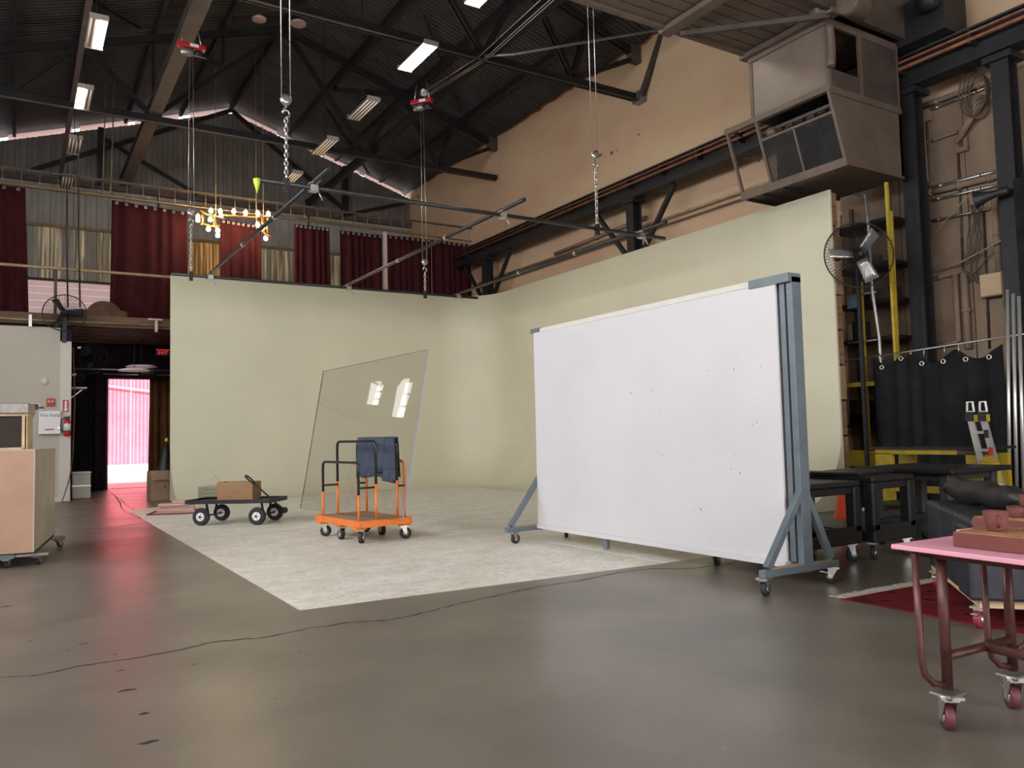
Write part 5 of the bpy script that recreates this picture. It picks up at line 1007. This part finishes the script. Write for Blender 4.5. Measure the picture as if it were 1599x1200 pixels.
# rug, sofa, bag
rg = thing('red_rug', 'dark red patterned rug with pale fringe under the leather sofa', 'rug', (0, 0, 0))
MB().prism([(5.02, 1.2, .001), (7.6, 1.2, .001), (7.6, 3.62, .001), (5.06, 3.74, .001)], (0, 0, .010)).build('pile', 'rug', rg)
g = MB()
for k in range(150):
    x = 5.06+k*.017; y = 3.74-.12*(x-5.06)/2.54; g.tube([(x, y-.01, .008), (x+random.uniform(-.01, .01), y+.05, .007), (x+random.uniform(-.025, .01), y+random.uniform(.07, .11), .005)], .004, 3)
g.build('fringe', 'fringe', rg, kind='stuff'); MB().prism([(5.06, 3.70, .0105), (7.6, 3.58, .0105), (7.6, 3.63, .0105), (5.06, 3.745, .0105)], (0, 0, .003)).build('fringe_band', 'fringe', rg)
so = thing('leather_sofa', 'dark navy leather sofa block on red casters standing on the rug', 'sofa', (4.93, 2.72, 0), math.atan2(.656, .755))
for k in range(3): B(.03+k*.46, -.85, .16, .03+(k+1)*.46-.008, -.02, .66).build('side_cushion', 'navy_leather', so, bevel=.025)
B(0, -.88, .13, 1.42, -.04, .18).build('base_board', 'wood_pale', so)
B(-.06, -.92, .18, .25, .02, .62).build('arm_block', 'navy_leather', so, bevel=.02)
B(-.06, -.92, .62, 1.42, -.75, .8).build('back_roll', 'navy_leather', so, bevel=.05)
for (x, y, a) in ((.06, -.06, 2.5), (1.34, -.06, 2.8), (.06, -.84, .5), (1.34, -.84, .3)): caster(so, x, y, .13, .055, 'red_wheel', a, 'steel', .035, True)
bg = thing('rolled_bag', 'crumpled black roll bag lying on top of the leather sofa', 'bag', (4.93, 2.72, .665), math.atan2(.656, .755))
rows = []
pts = [(1.36-.12*k, -.20-.02*k, .085+.012*math.sin(k*1.7)) for k in range(10)]; MB().tube(pts, [.05, .09, .085, .092, .085, .09, .083, .088, .075, .03], 12).build('roll', 'bag_black', bg)
MB().tube([(1.38, -.21, .085), (1.43, -.2, .10), (1.47, -.21, .07)], [.05, .035, .05], 8).build('tied_end', 'pipe_dark', bg)
# ================================================================== PINK-TOPPED TABLE (right foreground)
tb_ = thing('work_table', 'pink-topped work table on rusty maroon pipe legs with casters', 'table', (3.08, 2.02, 0), math.radians(-3))
ZT_ = .755
B(0, -1.5, ZT_-.02, .92, 0, ZT_).build('table_top', 'pink_top', tb_, bevel=.004)
B(.08, -1.4, ZT_-.05, .84, -.06, ZT_-.02).build('under_frame', 'maroon_pipe', tb_)
for y in (-.11, -1.36):
    for x in (.16, .62):
        MB().tube([(x, y, .17), (x, y, ZT_-.02)], .021, 12).build('leg', 'maroon_pipe', tb_)
        s = -1 if x < .3 else 1
        MB().tube([(x-.125, y+.03, ZT_-.03), (x-.115, y+.03, .30), (x-.10, y+.03, .235), (x-.06, y+.02, .195), (x, y, .185)], .0135, 10).build('bent_stay', 'maroon_pipe', tb_)
        if x > .3: MB().tube([(x+.11, y-.03, ZT_-.03), (x+.105, y-.03, .36), (x+.08, y-.02, .28), (x, y, .24)], .0135, 10).build('bent_stay', 'maroon_pipe', tb_)
        e = B(x-.055, y-.045, .150, x+.055, y+.045, .158).build('caster_plate', 'steel', tb_)
        for dx in (-.045, .045): MB().lathe([(.009, 0), (.009, .02)], (x+dx, y-.035, .14), (0, 0, 1), 6).build('bolt', 'dull_steel', e)
        caster(tb_, x, y, .150, .052, 'maroon_wheel', math.radians(52), 'steel', .036, brake=(x > .3))
    MB().tube([(.16, y, .30), (.62, y, .30)], .019, 10).build('end_stretcher', 'maroon_pipe', tb_)
MB().tube([(.42, -.11, .30), (.42, -1.36, .30)], .019, 10).build('long_stretcher', 'maroon_pipe', tb_)
def slab(label, x0, x1, y0, y1, z0, z1):
    t = thing('clay_slab', label, 'block', ((x0+x1)/2, (y0+y1)/2, z0), math.radians(-2)); a, b_ = (x1-x0)/2, (y1-y0)/2
    B(-a, -b_, 0, a, b_, z1-z0-.004).build('block', 'clay_block', t, bevel=.004); B(-a+.006, -b_+.006, z1-z0-.004, a-.006, b_-.006, z1-z0).build('orange_top', 'clay_top', t)  # thin top layer in a lighter orange
    for k in range(26): x, y = random.uniform(-a, a)*.9, random.uniform(-b_, b_)*.95; B(x, y, z1-z0, x+.006, y+.008, z1-z0+.003).build('crumb', 'clay_block', t)
slab('long reddish brown block with orange top at the front of the pink table', 3.17, 3.46, .90, 1.815, ZT_+.001, ZT_+.062)
t = thing('pink_board', 'smaller pink board lying on the pink table under the rear block', 'board', (3.74, 1.52, ZT_+.001), math.radians(-3)); B(-.20, -.6, 0, .20, .49, .018).build('panel', 'pink_top', t, bevel=.003)
slab('second reddish brown block lying on the pink board behind the front block', 3.62, 3.93, 1.0, 1.98, ZT_+.020, ZT_+.075)
def cup(label, p, r0, r1, h):
    t = thing('clay_cup', label, 'cup', p); MB().lathe([(r0*.9, 0), (r0, .006), (r1, h), (r1-.006, h), (r0-.008, .01), (.001, .01)], (0, 0, 0), (0, 0, 1), 22).build('body', 'clay_block', t)
    MB().tube([(-r1*.75, -r1*.6, h*.82), (-r1*.95, -r1*.75, h*.7), (-r1*.9, -r1*.7, h*.4), (-r0*.75, -r0*.6, h*.25)], .006, 6).build('handle', 'clay_block', t)
cup('reddish brown clay cup standing on the front block', (3.315, 1.715, ZT_+.0625), .036, .047, .078)
cup('low wide reddish brown clay bowl on the rear block', (3.76, 1.83, ZT_+.0755), .058, .062, .045)
cup('small reddish brown clay cup stacked on the low bowl', (3.77, 1.81, ZT_+.122), .03, .034, .05)
t = thing('tie_pipe', 'pale grey pipe slanting from the near truss towards the crane bridge', 'pipe'); MB().tube([(8.2, 13.95, 9.1), (8.589, 13.500, 9.038), (11.580, 12.200, 9.749)], .032, 8).build('pipe_run', 'dull_steel', t); MB().tube([(11.580, 12.200, 9.749), (12.45, 12.0, 10.1)], .032, 8).build('pipe_end', 'dull_steel', t)
